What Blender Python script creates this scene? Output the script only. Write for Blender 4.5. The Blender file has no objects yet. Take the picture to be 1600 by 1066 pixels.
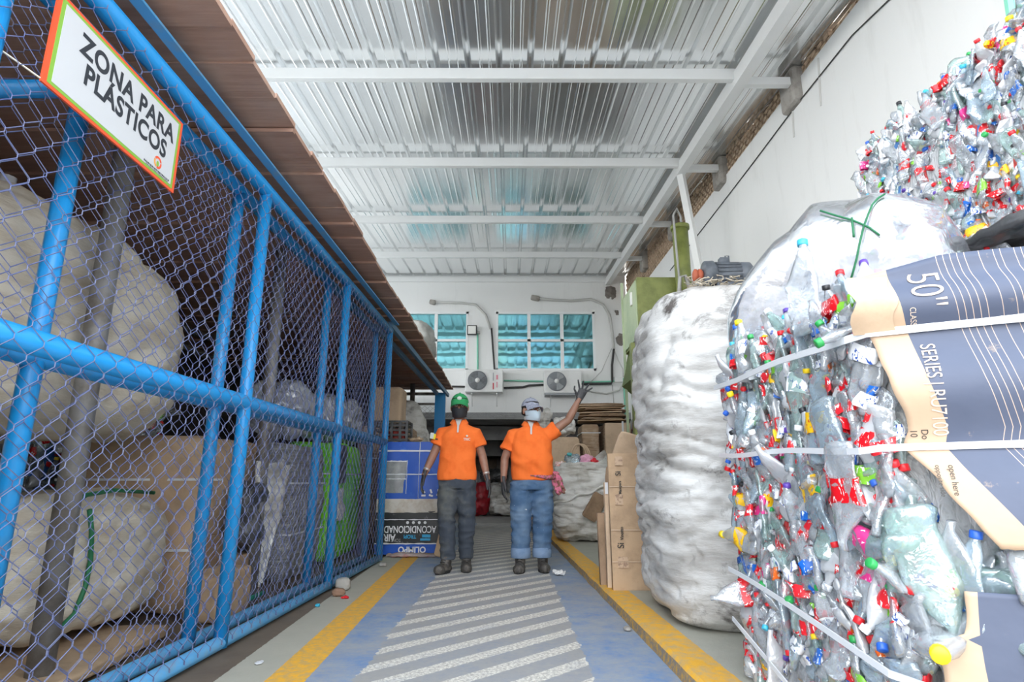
import bpy, bmesh, math, random
from mathutils import Vector as V, Matrix as Mx, Euler, noise

# ---------------------------------------------------------------- camera, sky, exposure
scn = bpy.context.scene
COL = scn.collection
PI = math.pi
cd = bpy.data.cameras.new('camera'); cam = bpy.data.objects.new('camera', cd); COL.objects.link(cam)
cd.sensor_width = 36.0; cd.lens = 930.0 / 1600.0 * 36.0; cd.clip_start = 0.05; cd.clip_end = 200
cam.location = (0, 0, 0.87); cam.rotation_euler = (PI / 2 + math.atan(219 / 930), 0, -0.0031)
scn.camera = cam
scn.view_settings.view_transform = 'Standard'; scn.view_settings.look = 'None'
scn.view_settings.gamma = 1.0; scn.view_settings.use_curve_mapping = False
scn.view_settings.exposure = 0.55
scn.cycles.max_bounces = 10; scn.cycles.diffuse_bounces = 5; scn.cycles.glossy_bounces = 4
scn.cycles.transmission_bounces = 6; scn.cycles.transparent_max_bounces = 14
scn.cycles.sample_clamp_indirect = 6.0
world = bpy.data.worlds.new('sky'); scn.world = world; world.use_nodes = True
nt = world.node_tree; nt.nodes.clear()
wo = nt.nodes.new('ShaderNodeOutputWorld'); bg = nt.nodes.new('ShaderNodeBackground')
tc = nt.nodes.new('ShaderNodeTexCoord'); sp = nt.nodes.new('ShaderNodeSeparateXYZ'); rp = nt.nodes.new('ShaderNodeValToRGB')
mr = nt.nodes.new('ShaderNodeMapRange'); mr.inputs[1].default_value = -1; mr.inputs[2].default_value = 1
nt.links.new(tc.outputs['Generated'], sp.inputs[0]); nt.links.new(sp.outputs['Z'], mr.inputs[0])
nt.links.new(mr.outputs[0], rp.inputs[0]); nt.links.new(rp.outputs[0], bg.inputs[0]); nt.links.new(bg.outputs[0], wo.inputs[0])
cr = rp.color_ramp; cr.elements[0].position = 0.44; cr.elements[0].color = (.42, .41, .39, 1)
cr.elements[1].position = 0.51; cr.elements[1].color = (1, 1, 1, 1)
e = cr.elements.new(0.75); e.color = (.86, .93, 1, 1); e = cr.elements.new(1.0); e.color = (.72, .85, 1, 1)
bg.inputs[1].default_value = 3.9

# hazy daylight: a very soft sun behind the camera, over the open yard
sd = bpy.data.lights.new('hazy_sun', 'SUN'); sd.energy = 0.7; sd.angle = math.radians(50); sd.color = (1, .985, .96)
so = bpy.data.objects.new('hazy_sun', sd); COL.objects.link(so); so.location = (0, -8, 9); so.rotation_euler = (math.radians(62), 0, math.radians(-14))

# ---------------------------------------------------------------- helpers
rnd = random.Random(7)
def fbm(p, o=3):
    a, s, t = 1.0, 0.0, V(p)
    for _ in range(o):
        s += a * noise.noise(t); t = t * 2.03 + V((3.1, 1.7, 5.3)); a *= .5
    return s

class MB:
    """collects geometry for one mesh"""
    def __init__(s): s.v = []; s.f = []; s.m = []; s.uv = {}
    def add(s, vs, fs, mi=0, uvs=None):
        b = len(s.v); s.v += [tuple(p) for p in vs]
        s.f += [tuple(i + b for i in f) for f in fs]; s.m += [mi] * len(fs)
        if uvs:
            for i, q in enumerate(uvs): s.uv[b + i] = q
        return s
    def box(s, lo, hi, mi=0):
        c = [(lo[i] + hi[i]) / 2 for i in range(3)]; return s.obox(c, [abs(hi[i] - lo[i]) for i in range(3)], None, mi)
    def obox(s, c, size, rot=None, mi=0, bev=0.0):
        hx, hy, hz = [q / 2 for q in size]; c = V(c)
        R = rot if isinstance(rot, Mx) else (Euler(rot).to_matrix() if rot else Mx.Identity(3))
        if bev <= 0:
            P = [(-hx,-hy,-hz),(hx,-hy,-hz),(hx,hy,-hz),(-hx,hy,-hz),(-hx,-hy,hz),(hx,-hy,hz),(hx,hy,hz),(-hx,hy,hz)]
            F = [(0,3,2,1),(4,5,6,7),(0,1,5,4),(1,2,6,5),(2,3,7,6),(3,0,4,7)]
            return s.add([c + R @ V(p) for p in P], F, mi)
        b = min(bev, hx*.9, hy*.9, hz*.9); bm = bmesh.new(); bmesh.ops.create_cube(bm, size=1)
        for q in bm.verts: q.co = V((q.co.x*2*hx, q.co.y*2*hy, q.co.z*2*hz))
        bmesh.ops.bevel(bm, geom=bm.edges[:] , offset=b, segments=2, affect='EDGES', profile=.5)
        bm.verts.index_update()
        s.add([c + R @ q.co for q in bm.verts], [tuple(q.index for q in f.verts) for f in bm.faces], mi); bm.free(); return s
    def tube(s, pts, r, n=8, mi=0, cap=True, flat=1.0):
        pts = [V(p) for p in pts]; N = len(pts); rs = r if isinstance(r, (list, tuple)) else [r] * N
        t0 = (pts[1] - pts[0]).normalized(); up = V((0,0,1)) if abs(t0.z) < .9 else V((1,0,0))
        a = t0.cross(up).normalized(); vs = []; fs = []
        for i in range(N):
            t = (pts[min(i+1,N-1)] - pts[max(i-1,0)]).normalized()
            a = (a - t * a.dot(t)).normalized(); b = t.cross(a)
            for k in range(n):
                w = 2*PI*k/n; vs.append(pts[i] + (a*math.cos(w) + b*math.sin(w)*flat) * rs[i])
        for i in range(N-1):
            for k in range(n):
                k2 = (k+1) % n; fs.append((i*n+k, i*n+k2, (i+1)*n+k2, (i+1)*n+k))
        if cap: fs.append(tuple(range(n-1,-1,-1))); fs.append(tuple((N-1)*n+k for k in range(n)))
        return s.add(vs, fs, mi)
    def rings(s, rings, mi=0, cap=True):
        n = len(rings[0]); vs = [p for r in rings for p in r]; fs = []
        for i in range(len(rings)-1):
            for k in range(n):
                k2 = (k+1) % n; fs.append((i*n+k, i*n+k2, (i+1)*n+k2, (i+1)*n+k))
        if cap: fs.append(tuple(range(n-1,-1,-1))); fs.append(tuple((len(rings)-1)*n+k for k in range(n)))
        return s.add(vs, fs, mi)
    def lathe(s, prof, n=12, M=None, mi=0, cap=True):
        M = M or Mx.Identity(4)
        return s.rings([[M @ V((r*math.cos(2*PI*k/n), r*math.sin(2*PI*k/n), z)) for k in range(n)] for r, z in prof], mi, cap)
    def grid(s, fn, nu, nv, mi=0, closed=False, uv=True):
        vs = []; fs = []; uvs = []
        for j in range(nv+1):
            for i in range(nu + (0 if closed else 1)):
                vs.append(fn(i/nu, j/nv)); uvs.append((i/nu, j/nv))
        w = nu if closed else nu+1
        for j in range(nv):
            for i in range(nu):
                i2 = (i+1) % w; fs.append((j*w+i, j*w+i2, (j+1)*w+i2, (j+1)*w+i))
        return s.add(vs, fs, mi, uvs if uv else None)
    def ball(s, c, r, n=12, mi=0, rot=None):
        r = r if isinstance(r, (tuple, list)) else (r, r, r); c = V(c); R = rot or Mx.Identity(3); m = max(4, n//2+1); rg = []
        for j in range(m+1):
            th = -PI/2 + PI*(j+.02)/(m+.04); rg.append([c + R @ V((r[0]*math.cos(th)*math.cos(2*PI*k/n), r[1]*math.cos(th)*math.sin(2*PI*k/n), r[2]*math.sin(th))) for k in range(n)])
        return s.rings(rg, mi)
    def mesh(s, name, mats, smooth=True):
        me = bpy.data.meshes.new(name); me.from_pydata(s.v, [], s.f)
        for m in (mats if isinstance(mats, (list, tuple)) else [mats]): me.materials.append(m)
        me.polygons.foreach_set('material_index', s.m)
        me.polygons.foreach_set('use_smooth', [smooth] * len(s.f))
        if s.uv:
            L = me.uv_layers.new(name='UVMap'); buf = []
            for lp in me.loops: buf += s.uv.get(lp.vertex_index, (0, 0))
            L.data.foreach_set('uv', buf)
        me.update(); return me
    def build(s, name, mats, parent=None, smooth=False):
        return link(name, s.mesh(name, mats, smooth), parent)

def link(name, me, parent=None):
    o = bpy.data.objects.new(name, me); COL.objects.link(o)
    if parent is not None: attach(o, parent)
    return o
def world_loc(o):
    l = V(o.location); p = o.parent
    return l
def attach(o, parent):
    """child geometry is written in world coordinates; the parent chain starts at a translated root"""
    o.parent = parent; r = parent
    while r.parent is not None: r = r.parent
    if parent.parent is None: o.matrix_parent_inverse = Mx.Translation(-V(r.location))
def tag(o, label, cat, group=None, kind=None):
    o['label'] = label; o['category'] = cat
    if group: o['group'] = group
    if kind: o['kind'] = kind
    return o
def struct(o, label=None):
    o['kind'] = 'structure'
    if label: o['label'] = label
    return o
def thing(name, label, cat, loc=(0,0,0), group=None):
    o = bpy.data.objects.new(name, None); COL.objects.link(o); o.location = loc; o.empty_display_size = .1
    return tag(o, label, cat, group)
def cp(o, parent=None):
    """a linked copy of an object and of everything under it"""
    c = o.copy(); COL.objects.link(c)
    if parent is not None: c.parent = parent
    for ch in list(o.children): cp(ch, c)
    return c
def text_geo(txt, size=1.0, bold=0.0, width=1.0, align='CENTER', spacing=1.0):
    cu = bpy.data.curves.new('t', 'FONT'); cu.body = txt; cu.size = size; cu.offset = bold; cu.align_x = align; cu.space_character = spacing
    o = bpy.data.objects.new('t', cu); COL.objects.link(o)
    dg = bpy.context.evaluated_depsgraph_get(); me = bpy.data.meshes.new_from_object(o.evaluated_get(dg))
    vs = [V((q.co.x*width, q.co.y, 0)) for q in me.vertices]; fs = [tuple(p.vertices) for p in me.polygons]
    bpy.data.objects.remove(o); bpy.data.curves.remove(cu); bpy.data.meshes.remove(me)
    return vs, fs
def remesh(mb, name, mats, voxel, smooth=2, parent=None, post=None):
    """joins overlapping closed pieces into one continuous skin"""
    me = mb.mesh('tmp', mats); o = bpy.data.objects.new('tmp', me); COL.objects.link(o)
    m = o.modifiers.new('r', 'REMESH'); m.mode = 'VOXEL'; m.voxel_size = voxel; m.use_smooth_shade = True
    if smooth:
        k = o.modifiers.new('s', 'SMOOTH'); k.iterations = smooth; k.factor = .5
    dg = bpy.context.evaluated_depsgraph_get(); dg.update(); out = bpy.data.meshes.new_from_object(o.evaluated_get(dg))
    bpy.data.objects.remove(o); bpy.data.meshes.remove(me); out.name = name
    if not out.materials:
        for q in (mats if isinstance(mats, (list, tuple)) else [mats]): out.materials.append(q)
    if post:
        nr = [V(q.vector) for q in out.vertex_normals]
        for q, n in zip(out.vertices, nr): q.co = post(V(q.co), n)
    out.polygons.foreach_set('use_smooth', [True] * len(out.polygons)); out.update()
    return link(name, out, parent)

# ---------------------------------------------------------------- materials
class NT:
    def __init__(s, name):
        s.m = bpy.data.materials.new(name); s.m.use_nodes = True; s.t = s.m.node_tree; s.t.nodes.clear()
        s.out = s.n('ShaderNodeOutputMaterial')
    def n(s, typ, **k):
        q = s.t.nodes.new(typ)
        for a, b in k.items(): setattr(q, a, b)
        return q
    def l(s, a, b): s.t.links.new(a, b)
    def inp(s, node, i, val):
        if hasattr(val, 'links') or hasattr(val, 'is_linked'): s.l(val, node.inputs[i])
        else: node.inputs[i].default_value = val
    def math(s, op, a, b=0.0, c=None):
        q = s.n('ShaderNodeMath', operation=op); s.inp(q, 0, a); s.inp(q, 1, b)
        if c is not None: s.inp(q, 2, c)
        return q.outputs[0]
    def mix(s, f, a, b):
        q = s.n('ShaderNodeMix', data_type='RGBA'); s.inp(q, 0, f)
        for i, w in ((6, a), (7, b)):
            if isinstance(w, tuple): w = (*w[:3], 1)
            s.inp(q, i, w)
        return q.outputs[2]
    def ramp(s, x, pts):
        q = s.n('ShaderNodeValToRGB'); s.inp(q, 0, x); r = q.color_ramp
        while len(r.elements) < len(pts): r.elements.new(.5)
        for e, (p, c) in zip(r.elements, pts):
            e.position = p; e.color = (c, c, c, 1) if not isinstance(c, tuple) else (*c, 1)
        return q.outputs[0]
    def noise(s, co, scale, detail=4, rough=.6, dist=0.0):
        q = s.n('ShaderNodeTexNoise'); s.l(co, q.inputs['Vector']); q.inputs['Scale'].default_value = scale
        q.inputs['Detail'].default_value = detail; q.inputs['Roughness'].default_value = rough; q.inputs['Distortion'].default_value = dist
        return q.outputs[0]
    def co(s, kind='Object', scale=None, rot=None):
        c = s.n('ShaderNodeTexCoord').outputs[kind]
        if scale or rot:
            mp = s.n('ShaderNodeMapping'); s.l(c, mp.inputs[0])
            if scale: mp.inputs['Scale'].default_value = scale
            if rot: mp.inputs['Rotation'].default_value = rot
            c = mp.outputs[0]
        return c
    def bump(s, h, strength=.3, dist=.01):
        q = s.n('ShaderNodeBump'); s.l(h, q.inputs['Height']); q.inputs['Strength'].default_value = strength; q.inputs['Distance'].default_value = dist
        return q.outputs[0]
    def bsdf(s, color, rough=.6, metal=0.0, normal=None, spec=None, **k):
        q = s.n('ShaderNodeBsdfPrincipled')
        if isinstance(color, tuple): color = (*color[:3], 1)
        s.inp(q, 'Base Color', color); s.inp(q, 'Roughness', rough); s.inp(q, 'Metallic', metal)
        if normal is not None: s.l(normal, q.inputs['Normal'])
        if spec is not None: s.inp(q, 'Specular IOR Level', spec)
        for a, b in k.items(): s.inp(q, a.replace('_', ' '), b)
        s.l(q.outputs[0], s.out.inputs[0]); return q
_cache = {}
def hexc(h):
    h = h.lstrip('#'); c = [int(h[i:i+2], 16)/255 for i in (0,2,4)]
    return tuple(((x+.055)/1.055)**2.4 if x > .04045 else x/12.92 for x in c)
def mat(name, color, rough=.6, metal=0.0, var=.0, vscale=6, color2=None, bump=0.0, bscale=40, amt=(.45,.65), stretch=None, spec=None):
    """a plain surface with a noise blend to a second colour (dirt, wear) and a noise bump"""
    if name in _cache: return _cache[name]
    if isinstance(color, str): color = hexc(color)
    if isinstance(color2, str): color2 = hexc(color2)
    t = NT(name); c = color; nrm = None; co = t.co('Object', stretch) if stretch else t.co('Object')
    if color2: c = t.mix(t.ramp(t.noise(co, vscale, 5, .65), [(amt[0], 0.0), (amt[1], 1.0)]), color, color2)
    elif var: c = t.mix(t.noise(co, vscale), tuple(x*(1-var) for x in color), tuple(min(1, x*(1+var)) for x in color))
    if bump: nrm = t.bump(t.noise(co, bscale, 4), bump)
    t.bsdf(c, rough, metal, nrm, spec); _cache[name] = t.m; return t.m
# ---------------------------------------------------------------- the shell
WX = 2.88                      # right wall
BY = 14.17                     # back wall
def roof_z(y): return 5.16 + .079 * (y - 5.55)
def lane_material():
    t = NT('painted concrete lane'); co = t.co('Object'); s = t.n('ShaderNodeSeparateXYZ'); t.l(co, s.inputs[0]); x, y = s.outputs[0], s.outputs[1]
    big = t.noise(co, 1.1, 5, .65); fine = t.noise(co, 28, 5, .7); mid = t.noise(co, 5, 5, .65)
    conc = t.mix(mid, (.27,.26,.24), (.42,.405,.37))
    blue = t.mix(t.ramp(mid, [(.35,0.),(.7,1.)]), (.12,.24,.47), (.31,.35,.40))
    worn = t.ramp(t.math('ADD', t.math('MULTIPLY', fine, .45), t.math('MULTIPLY', big, .6)), [(.42,1.),(.66,0.)])
    c = t.mix(worn, t.mix(.35, conc, (.33,.36,.42)), blue)
    # diagonal anti slip ribs in the middle of the lane
    u = t.math('ADD', x, t.math('ADD', t.math('MULTIPLY', fine, .06), t.math('MULTIPLY', mid, .10)))
    inn = t.math('MULTIPLY', t.math('GREATER_THAN', u, -.62), t.math('LESS_THAN', u, .46))
    ph = t.math('FRACT', t.math('DIVIDE', t.math('SUBTRACT', t.math('ADD', y, t.math('MULTIPLY', fine, .03)), x), .312))
    rib = t.math('MULTIPLY', t.math('LESS_THAN', ph, .42), inn)
    gap = t.math('MULTIPLY', t.math('SUBTRACT', 1.0, t.math('LESS_THAN', ph, .42)), inn)
    c = t.mix(t.math('MULTIPLY', gap, t.ramp(big, [(.4,.9),(.62,.45)])), c, t.mix(fine, (.30,.285,.26), (.40,.38,.35)))
    flake = t.ramp(t.noise(co, 60, 6, .75), [(.44,0.),(.56,1.)])
    ribc = t.mix(flake, (.42,.395,.36), (.74,.71,.64))
    c = t.mix(t.math('MULTIPLY', rib, t.ramp(mid, [(.2,.7),(.5,1.)])), c, ribc)
    # yellow edge line on the left, bare concrete outside of it
    w = t.math('ADD', t.math('ADD', x, t.math('MULTIPLY', t.math('SUBTRACT', y, 2.93), .036)), t.math('MULTIPLY', fine, .02))
    yl = t.math('MULTIPLY', t.math('GREATER_THAN', w, -1.085), t.math('LESS_THAN', w, -.905))
    yel = t.mix(t.ramp(t.noise(co, 22, 6, .7), [(.42,0.),(.62,1.)]), (.82,.42,.025), (.55,.36,.13))
    outer = t.math('LESS_THAN', w, -1.085)
    c = t.mix(outer, c, t.mix(mid, (.36,.35,.29), (.46,.44,.37)))
    c = t.mix(yl, c, yel)
    drain = t.math('LESS_THAN', w, -1.31)
    c = t.mix(drain, c, t.mix(mid, (.085,.062,.045), (.19,.15,.11)))
    far = t.math('GREATER_THAN', y, 13.2)
    c = t.mix(far, c, t.mix(mid, (.25,.24,.23), (.38,.37,.35)))
    h = t.math('ADD', t.math('MULTIPLY', rib, .5), t.math('MULTIPLY', fine, .4))
    t.bsdf(c, .72, 0, t.bump(h, .35, .012)); return t.m
mb = MB(); mb.box((-9, -9, -.2), (6, 22, 0)); struct(mb.build('floor', lane_material()), 'painted concrete lane with diagonal white ribs and a yellow edge line')
# raised kerb platform on the right with a yellow edge
def kx(y): return .775 - .0295 * (y - 2.7) + .012 * noise.noise(V((0, y*3, 0)))
def kerb_material():
    t = NT('kerb paint'); co = t.co('Object'); s = t.n('ShaderNodeSeparateXYZ'); t.l(co, s.inputs[0]); fine = t.noise(co, 25, 6, .7)
    w = t.math('ADD', t.math('ADD', s.outputs[0], t.math('MULTIPLY', t.math('SUBTRACT', s.outputs[1], 2.7), .0295)), t.math('MULTIPLY', fine, .03))
    mid = t.noise(co, 6, 5, .65)
    conc = t.mix(mid, (.34,.34,.28), (.47,.46,.40))
    yel = t.mix(t.ramp(t.noise(co, 16, 6, .72), [(.42,0.),(.66,1.)]), (.82,.43,.03), (.55,.39,.19))
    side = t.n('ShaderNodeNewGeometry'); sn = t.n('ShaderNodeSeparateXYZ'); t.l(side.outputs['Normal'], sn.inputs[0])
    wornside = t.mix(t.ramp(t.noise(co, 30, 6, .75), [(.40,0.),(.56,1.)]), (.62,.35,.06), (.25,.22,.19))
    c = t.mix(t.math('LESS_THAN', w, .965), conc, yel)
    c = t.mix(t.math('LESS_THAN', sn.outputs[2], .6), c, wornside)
    t.bsdf(c, .75, 0, t.bump(fine, .4, .015)); return t.m
mb = MB(); N = 90
for i in range(N):
    y0, y1 = -2 + i*.18, -2 + (i+1)*.18
    q = lambda y: [(kx(y), y, 0), (kx(y)+.006, y, .055), (kx(y)+.022, y, .07), (3.2, y, .07)]
    a, b = q(y0), q(y1); mb.add(a + b, [(0,1,5,4),(1,2,6,5),(2,3,7,6)])
mb.add([(kx(-2),-2,0),(kx(-2)+.022,-2,.07),(3.2,-2,.07),(3.2,-2,0)], [(0,3,2,1)])
yq = -2+N*.18; mb.add([(kx(yq),yq,0),(kx(yq)+.022,yq,.07),(3.2,yq,.07),(3.2,yq,0)], [(0,1,2,3)])
struct(mb.build('kerb', kerb_material()), 'raised concrete kerb with worn yellow edge')

def white_wall(name, tint=(.80,.81,.80), lines=True):
    t = NT(name); co = t.co('Object'); n1 = t.noise(co, 1.3, 5, .6); n2 = t.noise(t.co('Object', (3, 3, .5)), 1.5, 5, .65)
    c = t.mix(t.ramp(n2, [(.55,0.),(.8,.45)]), tuple(tint), (.60,.60,.58)); c = t.mix(t.math('MULTIPLY', n1, .12), c, (.62,.63,.62))
    t.bsdf(c, .85, 0, t.bump(t.noise(co, 35, 4), .12, .01)); return t.m
WHITE = white_wall('white painted block wall')
mb = MB()
def wall_top(y): return min(5.06, roof_z(y) - .03)
def WXf(y): return 3.12 - .0245*(y-4)
M2 = 16
for i in range(M2):     # a long sloping-topped wall
    y0 = -3 + i*(BY+3)/M2; y1 = -3 + (i+1)*(BY+3)/M2
    A, B = WXf(y0), WXf(y1)
    mb.add([(A,y0,0),(B,y1,0),(B,y1,wall_top(y1)),(A,y0,wall_top(y0)),(A+.2,y0,0),(B+.2,y1,0),(B+.2,y1,wall_top(y1)),(A+.2,y0,wall_top(y0))],
           [(0,1,2,3),(3,2,6,7),(5,4,7,6)])
struct(mb.build('wall_right', WHITE), 'tall white wall on the right')
# open brick lattice between the wall and the roof
brick = mat('clay lattice brick', (.60,.45,.32), .9, color2=(.40,.29,.20), vscale=9, bump=.4, bscale=60)
dark = mat('lattice gap shade', (.03,.025,.02), 1)
conc = mat('raw grey concrete', (.36,.34,.31), .9, color2=(.22,.20,.18), vscale=5, bump=.3, bscale=30)
mb = MB(); y = 4.3; row = .062
while y < BY:
    WX = WXf(y)
    zt = wall_top(y); zr = roof_z(y) + .02; k = 0
    while zt + k*row < zr:
        off = .06 if k % 2 else 0
        mb.box((WX+.02, y+off, zt + k*row + .004), (WX+.14, y+off+.085, zt + (k+1)*row - .014)); k += 1
    y += .125
for y0 in range(4, 14):
    a_, b_ = WXf(y0), WXf(y0+1); z_ = roof_z(y0+1); mb.add([(a_+.15,y0,4.9),(b_+.15,y0+1,4.9),(b_+.15,y0+1,z_),(a_+.15,y0,z_)], [(0,1,2,3)], 1)  # near-black sheet behind the bricks stands in for shade in the gaps
    for k in range(10):
        if 5.05+k*.062 < z_: mb.obox(((a_+b_)/2+.09, y0+.5, 5.066+k*.062), (.10, 1.0, .012), (0,0,-math.atan(-.0245)))
WX = 2.88
struct(mb.build('trim_1', [brick, dark]), 'open brick lattice strip between right wall and roof')
for yy, nm in ((5.55, 0), (7.64, 1), (9.92, 2), (12.06, 3)):
    mb = MB(); mb.obox((WXf(yy)+.03, yy+.12, roof_z(yy)-.16), (.24, .34, .42), (0,0,0), 0, .05)
    struct(mb.build('trim_%d' % (2+nm), conc), 'grey concrete pier head under the roof edge')

# corrugated metal roof
def roof_metal():
    t = NT('galvanised roof sheet'); co = t.co('Object', (6, .25, 1)); n = t.noise(co, 1.0, 3, .5); n2 = t.noise(t.co('Object'), .8, 3)
    c = t.mix(n, (.78,.80,.81), (.93,.94,.94)); r = t.math('ADD', t.math('MULTIPLY', n2, .12), .13)
    t.bsdf(c, r, .88, t.bump(t.noise(t.co('Object', (1,.15,1)), 7, 2), .08, .02)); return t.m
mb = MB(); xs = []; x = -7.0
while x < 3.0:
    for dx, dz in ((0,0),(.07,0),(.08,-.004),(.095,-.004),(.105,0),(.165,0),(.175,-.004),(.19,-.004),(.20,0),(.245,0),(.268,.045),(.292,.045),(.315,0)):
        xs.append((x+dx, dz))
    x += .330
ys = [1.2, 3.4, 5.55, 7.64, 9.92, 12.06, BY+.1]
vs = []; fs = []
for y in ys:
    for x, dz in xs: vs.append((x, y, roof_z(y) + .05 + dz))
W = len(xs)
for j in range(len(ys)-1):
    for i in range(W-1): fs.append((j*W+i, (j+1)*W+i, (j+1)*W+i+1, j*W+i+1))
mb.add(vs, fs); struct(mb.build('ceiling', roof_metal()), 'ribbed galvanised metal roof')
whitem = mat('white enamel steel', (.78,.79,.78), .38, var=.06, vscale=3)
k = 6
for y in (1.4, 3.45, 5.55, 7.64, 9.92, 12.06, BY-.04):
    mb = MB(); mb.obox((-2.3, y, roof_z(y)-.06), (9.42, .075, .13), None, 0, .008)
    struct(mb.build('trim_%d' % k, whitem), 'white steel roof purlin'); k += 1
mb = MB(); mb.add([(x, y, z) for y in (1.2, BY) for x, z in ((2.38, roof_z(y)-.20), (2.50, roof_z(y)-.20), (2.50, roof_z(y)-.04), (2.38, roof_z(y)-.04))],
       [(0,1,5,4),(1,2,6,5),(2,3,7,6),(3,0,4,7),(0,3,2,1),(4,5,6,7)])
struct(mb.build('trim_%d' % k, whitem), 'white steel edge beam along the right of the roof'); k += 1
mb = MB()
for y in (5.55, 7.64, 9.92, 12.06): mb.obox((2.74, y+.02, roof_z(y)-.13), (.50, .07, .09))
struct(mb.build('trim_%d' % k, whitem), 'white stub beams tying roof edge to wall'); k += 1
o = MB().tube([(2.44, 7.75, roof_z(7.7)-.15), (2.66, 7.75, 3.2), (2.66, 7.75, .07)], .062, 4).build('trim_%d' % k, whitem); struct(o, 'white steel column beside the green press'); k += 1

# back wall with the upper floor, recess underneath
mb = MB(); zb = 2.36
def holed(x0, x1, z0, z1, holes, y, mb, thick=.18):
    X = sorted({x0, x1, *[h[0] for h in holes], *[h[1] for h in holes]}); Z = sorted({z0, z1, *[h[2] for h in holes], *[h[3] for h in holes]})
    for i in range(len(X)-1):
        for j in range(len(Z)-1):
            cx, cz = (X[i]+X[i+1])/2, (Z[j]+Z[j+1])/2
            if not any(h[0] < cx < h[1] and h[2] < cz < h[3] for h in holes): mb.box((X[i], y, Z[j]), (X[i+1], y+thick, Z[j+1]))
W1 = (-.35, 2.08, 3.47, 4.95); W2 = (-2.62, -1.03, 3.47, 4.95)
holed(-9, WX, zb, 6.1, [W1, W2], BY, mb)
struct(mb.build('wall_back', WHITE), 'white upper wall at the back with windows and air conditioners')
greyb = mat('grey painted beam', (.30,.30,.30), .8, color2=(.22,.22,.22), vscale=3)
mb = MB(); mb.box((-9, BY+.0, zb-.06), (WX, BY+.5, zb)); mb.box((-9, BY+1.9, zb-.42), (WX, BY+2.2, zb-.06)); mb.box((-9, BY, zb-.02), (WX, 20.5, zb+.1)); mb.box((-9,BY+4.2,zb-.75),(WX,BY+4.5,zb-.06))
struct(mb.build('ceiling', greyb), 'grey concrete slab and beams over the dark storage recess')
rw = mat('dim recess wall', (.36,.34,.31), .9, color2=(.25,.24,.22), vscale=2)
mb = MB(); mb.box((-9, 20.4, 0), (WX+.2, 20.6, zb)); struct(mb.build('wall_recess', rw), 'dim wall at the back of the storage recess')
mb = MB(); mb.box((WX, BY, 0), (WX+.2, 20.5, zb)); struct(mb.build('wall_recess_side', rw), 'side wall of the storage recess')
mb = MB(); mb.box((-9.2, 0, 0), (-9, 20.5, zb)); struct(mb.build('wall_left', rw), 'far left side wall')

# windows with teal tinted panes
def teal_glass():
    t = NT('teal reflective glass'); co = t.co('Object'); n = t.noise(co, 2.5, 2)
    q = t.bsdf(t.mix(n, (.16,.42,.46), (.20,.48,.52)), .04, .9, t.bump(t.noise(co, 3, 2), .05, .02)); return t.m
TG = teal_glass(); alu = mat('white window aluminium', (.82,.84,.84), .35)
def window(n, w, cols):
    x0, x1, z0, z1 = w; y = BY + .05; fr = .055
    mb = MB(); mb.box((x0, y-.06, z0), (x0+fr, y+.06, z1)); mb.box((x1-fr, y-.06, z0), (x1, y+.06, z1))
    mb.box((x0, y-.06, z0), (x1, y+.06, z0+fr)); mb.box((x0, y-.06, z1-fr), (x1, y+.06, z1)); zm = z0 + (z1-z0)*.51
    mb.box((x0, y-.05, zm-.03), (x1, y+.05, zm+.03))
    for i in range(1, cols):
        xx = x0 + (x1-x0)*i/cols; mb.box((xx-.04, y-.05, z0), (xx+.04, y+.05, z1))
    root = thing('window_%d' % n, 'wide teal window with white frame above right air conditioner' if n == 1 else 'teal window with white frame partly behind the plank roof', 'window', ((x0+x1)/2, y, z0))
    del root['category']; root['kind'] = 'structure'
    mb.build('window_frame', alu, root)
    for i in range(cols):
        for a, b in ((z0, zm), (zm, z1)):
            p = MB(); xa = x0 + (x1-x0)*i/cols; xb = x0 + (x1-x0)*(i+1)/cols
            p.box((xa+.01, y+.0, a+.01), (xb-.01, y+.012, b-.01)); p.build('window_pane', TG, root)
window(1, W1, 3); window(2, W2, 2)
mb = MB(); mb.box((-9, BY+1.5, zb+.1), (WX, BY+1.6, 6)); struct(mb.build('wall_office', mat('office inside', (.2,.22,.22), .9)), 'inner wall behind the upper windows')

# low plank roof over the cage
def plank_mat():
    t = NT('weathered brown boards'); co = t.co('Object', (1, 9, 9)); n = t.noise(co, 2.2, 6, .7); g = t.noise(t.co('Object', (.8, 30, 30)), 1.4, 4, .6); b = t.noise(t.co('Object'), 1.7, 4)
    c = t.mix(n, (.27,.135,.095), (.56,.36,.27)); c = t.mix(t.ramp(b, [(.50,0.),(.78,.5)]), c, (.55,.42,.34))
    t.bsdf(c, .85, 0, t.bump(g, .35, .01)); return t.m
PL = plank_mat()
mb = MB(); y = .2; r2 = random.Random(3); i = 0
while y < 13.2:
    w = r2.uniform(.19, .31); dz = r2.uniform(-.004, .004) + (.012 if i % 2 else 0); xe = -1.235 + r2.uniform(-.006, .006) + .010*math.sin(y*1.9) - .0025*y
    mb.obox(((xe-4.9)/2, y+w/2, 2.86+dz), (abs(xe+4.9), w-.004, .028), None)
    if i % 5 == 2: mb.obox(((xe-4.9)/2, y, 2.838), (abs(xe+4.9), .03, .022), None)
    y += w; i += 1
struct(mb.build('ceiling_planks', PL), 'low roof of weathered brown boards over the wire cage')
mb = MB(); mb.box((-8.8, .2, 2.905), (-1.30, 13.15, 2.93)); struct(mb.build('added_roof_sheet', mat('added pale sheet', (.72,.73,.73), .5, var=.08, vscale=2)), 'unseen pale sheet added over the planks to stop light leaks and brighten the roof')  # added sheet: seals light leaks between planks, looks bright in roof reflections
wd = mat('dark cage wall', (.075,.062,.055), .95, color2=(.03,.026,.024), vscale=1.6, bump=.3, bscale=8)
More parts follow.
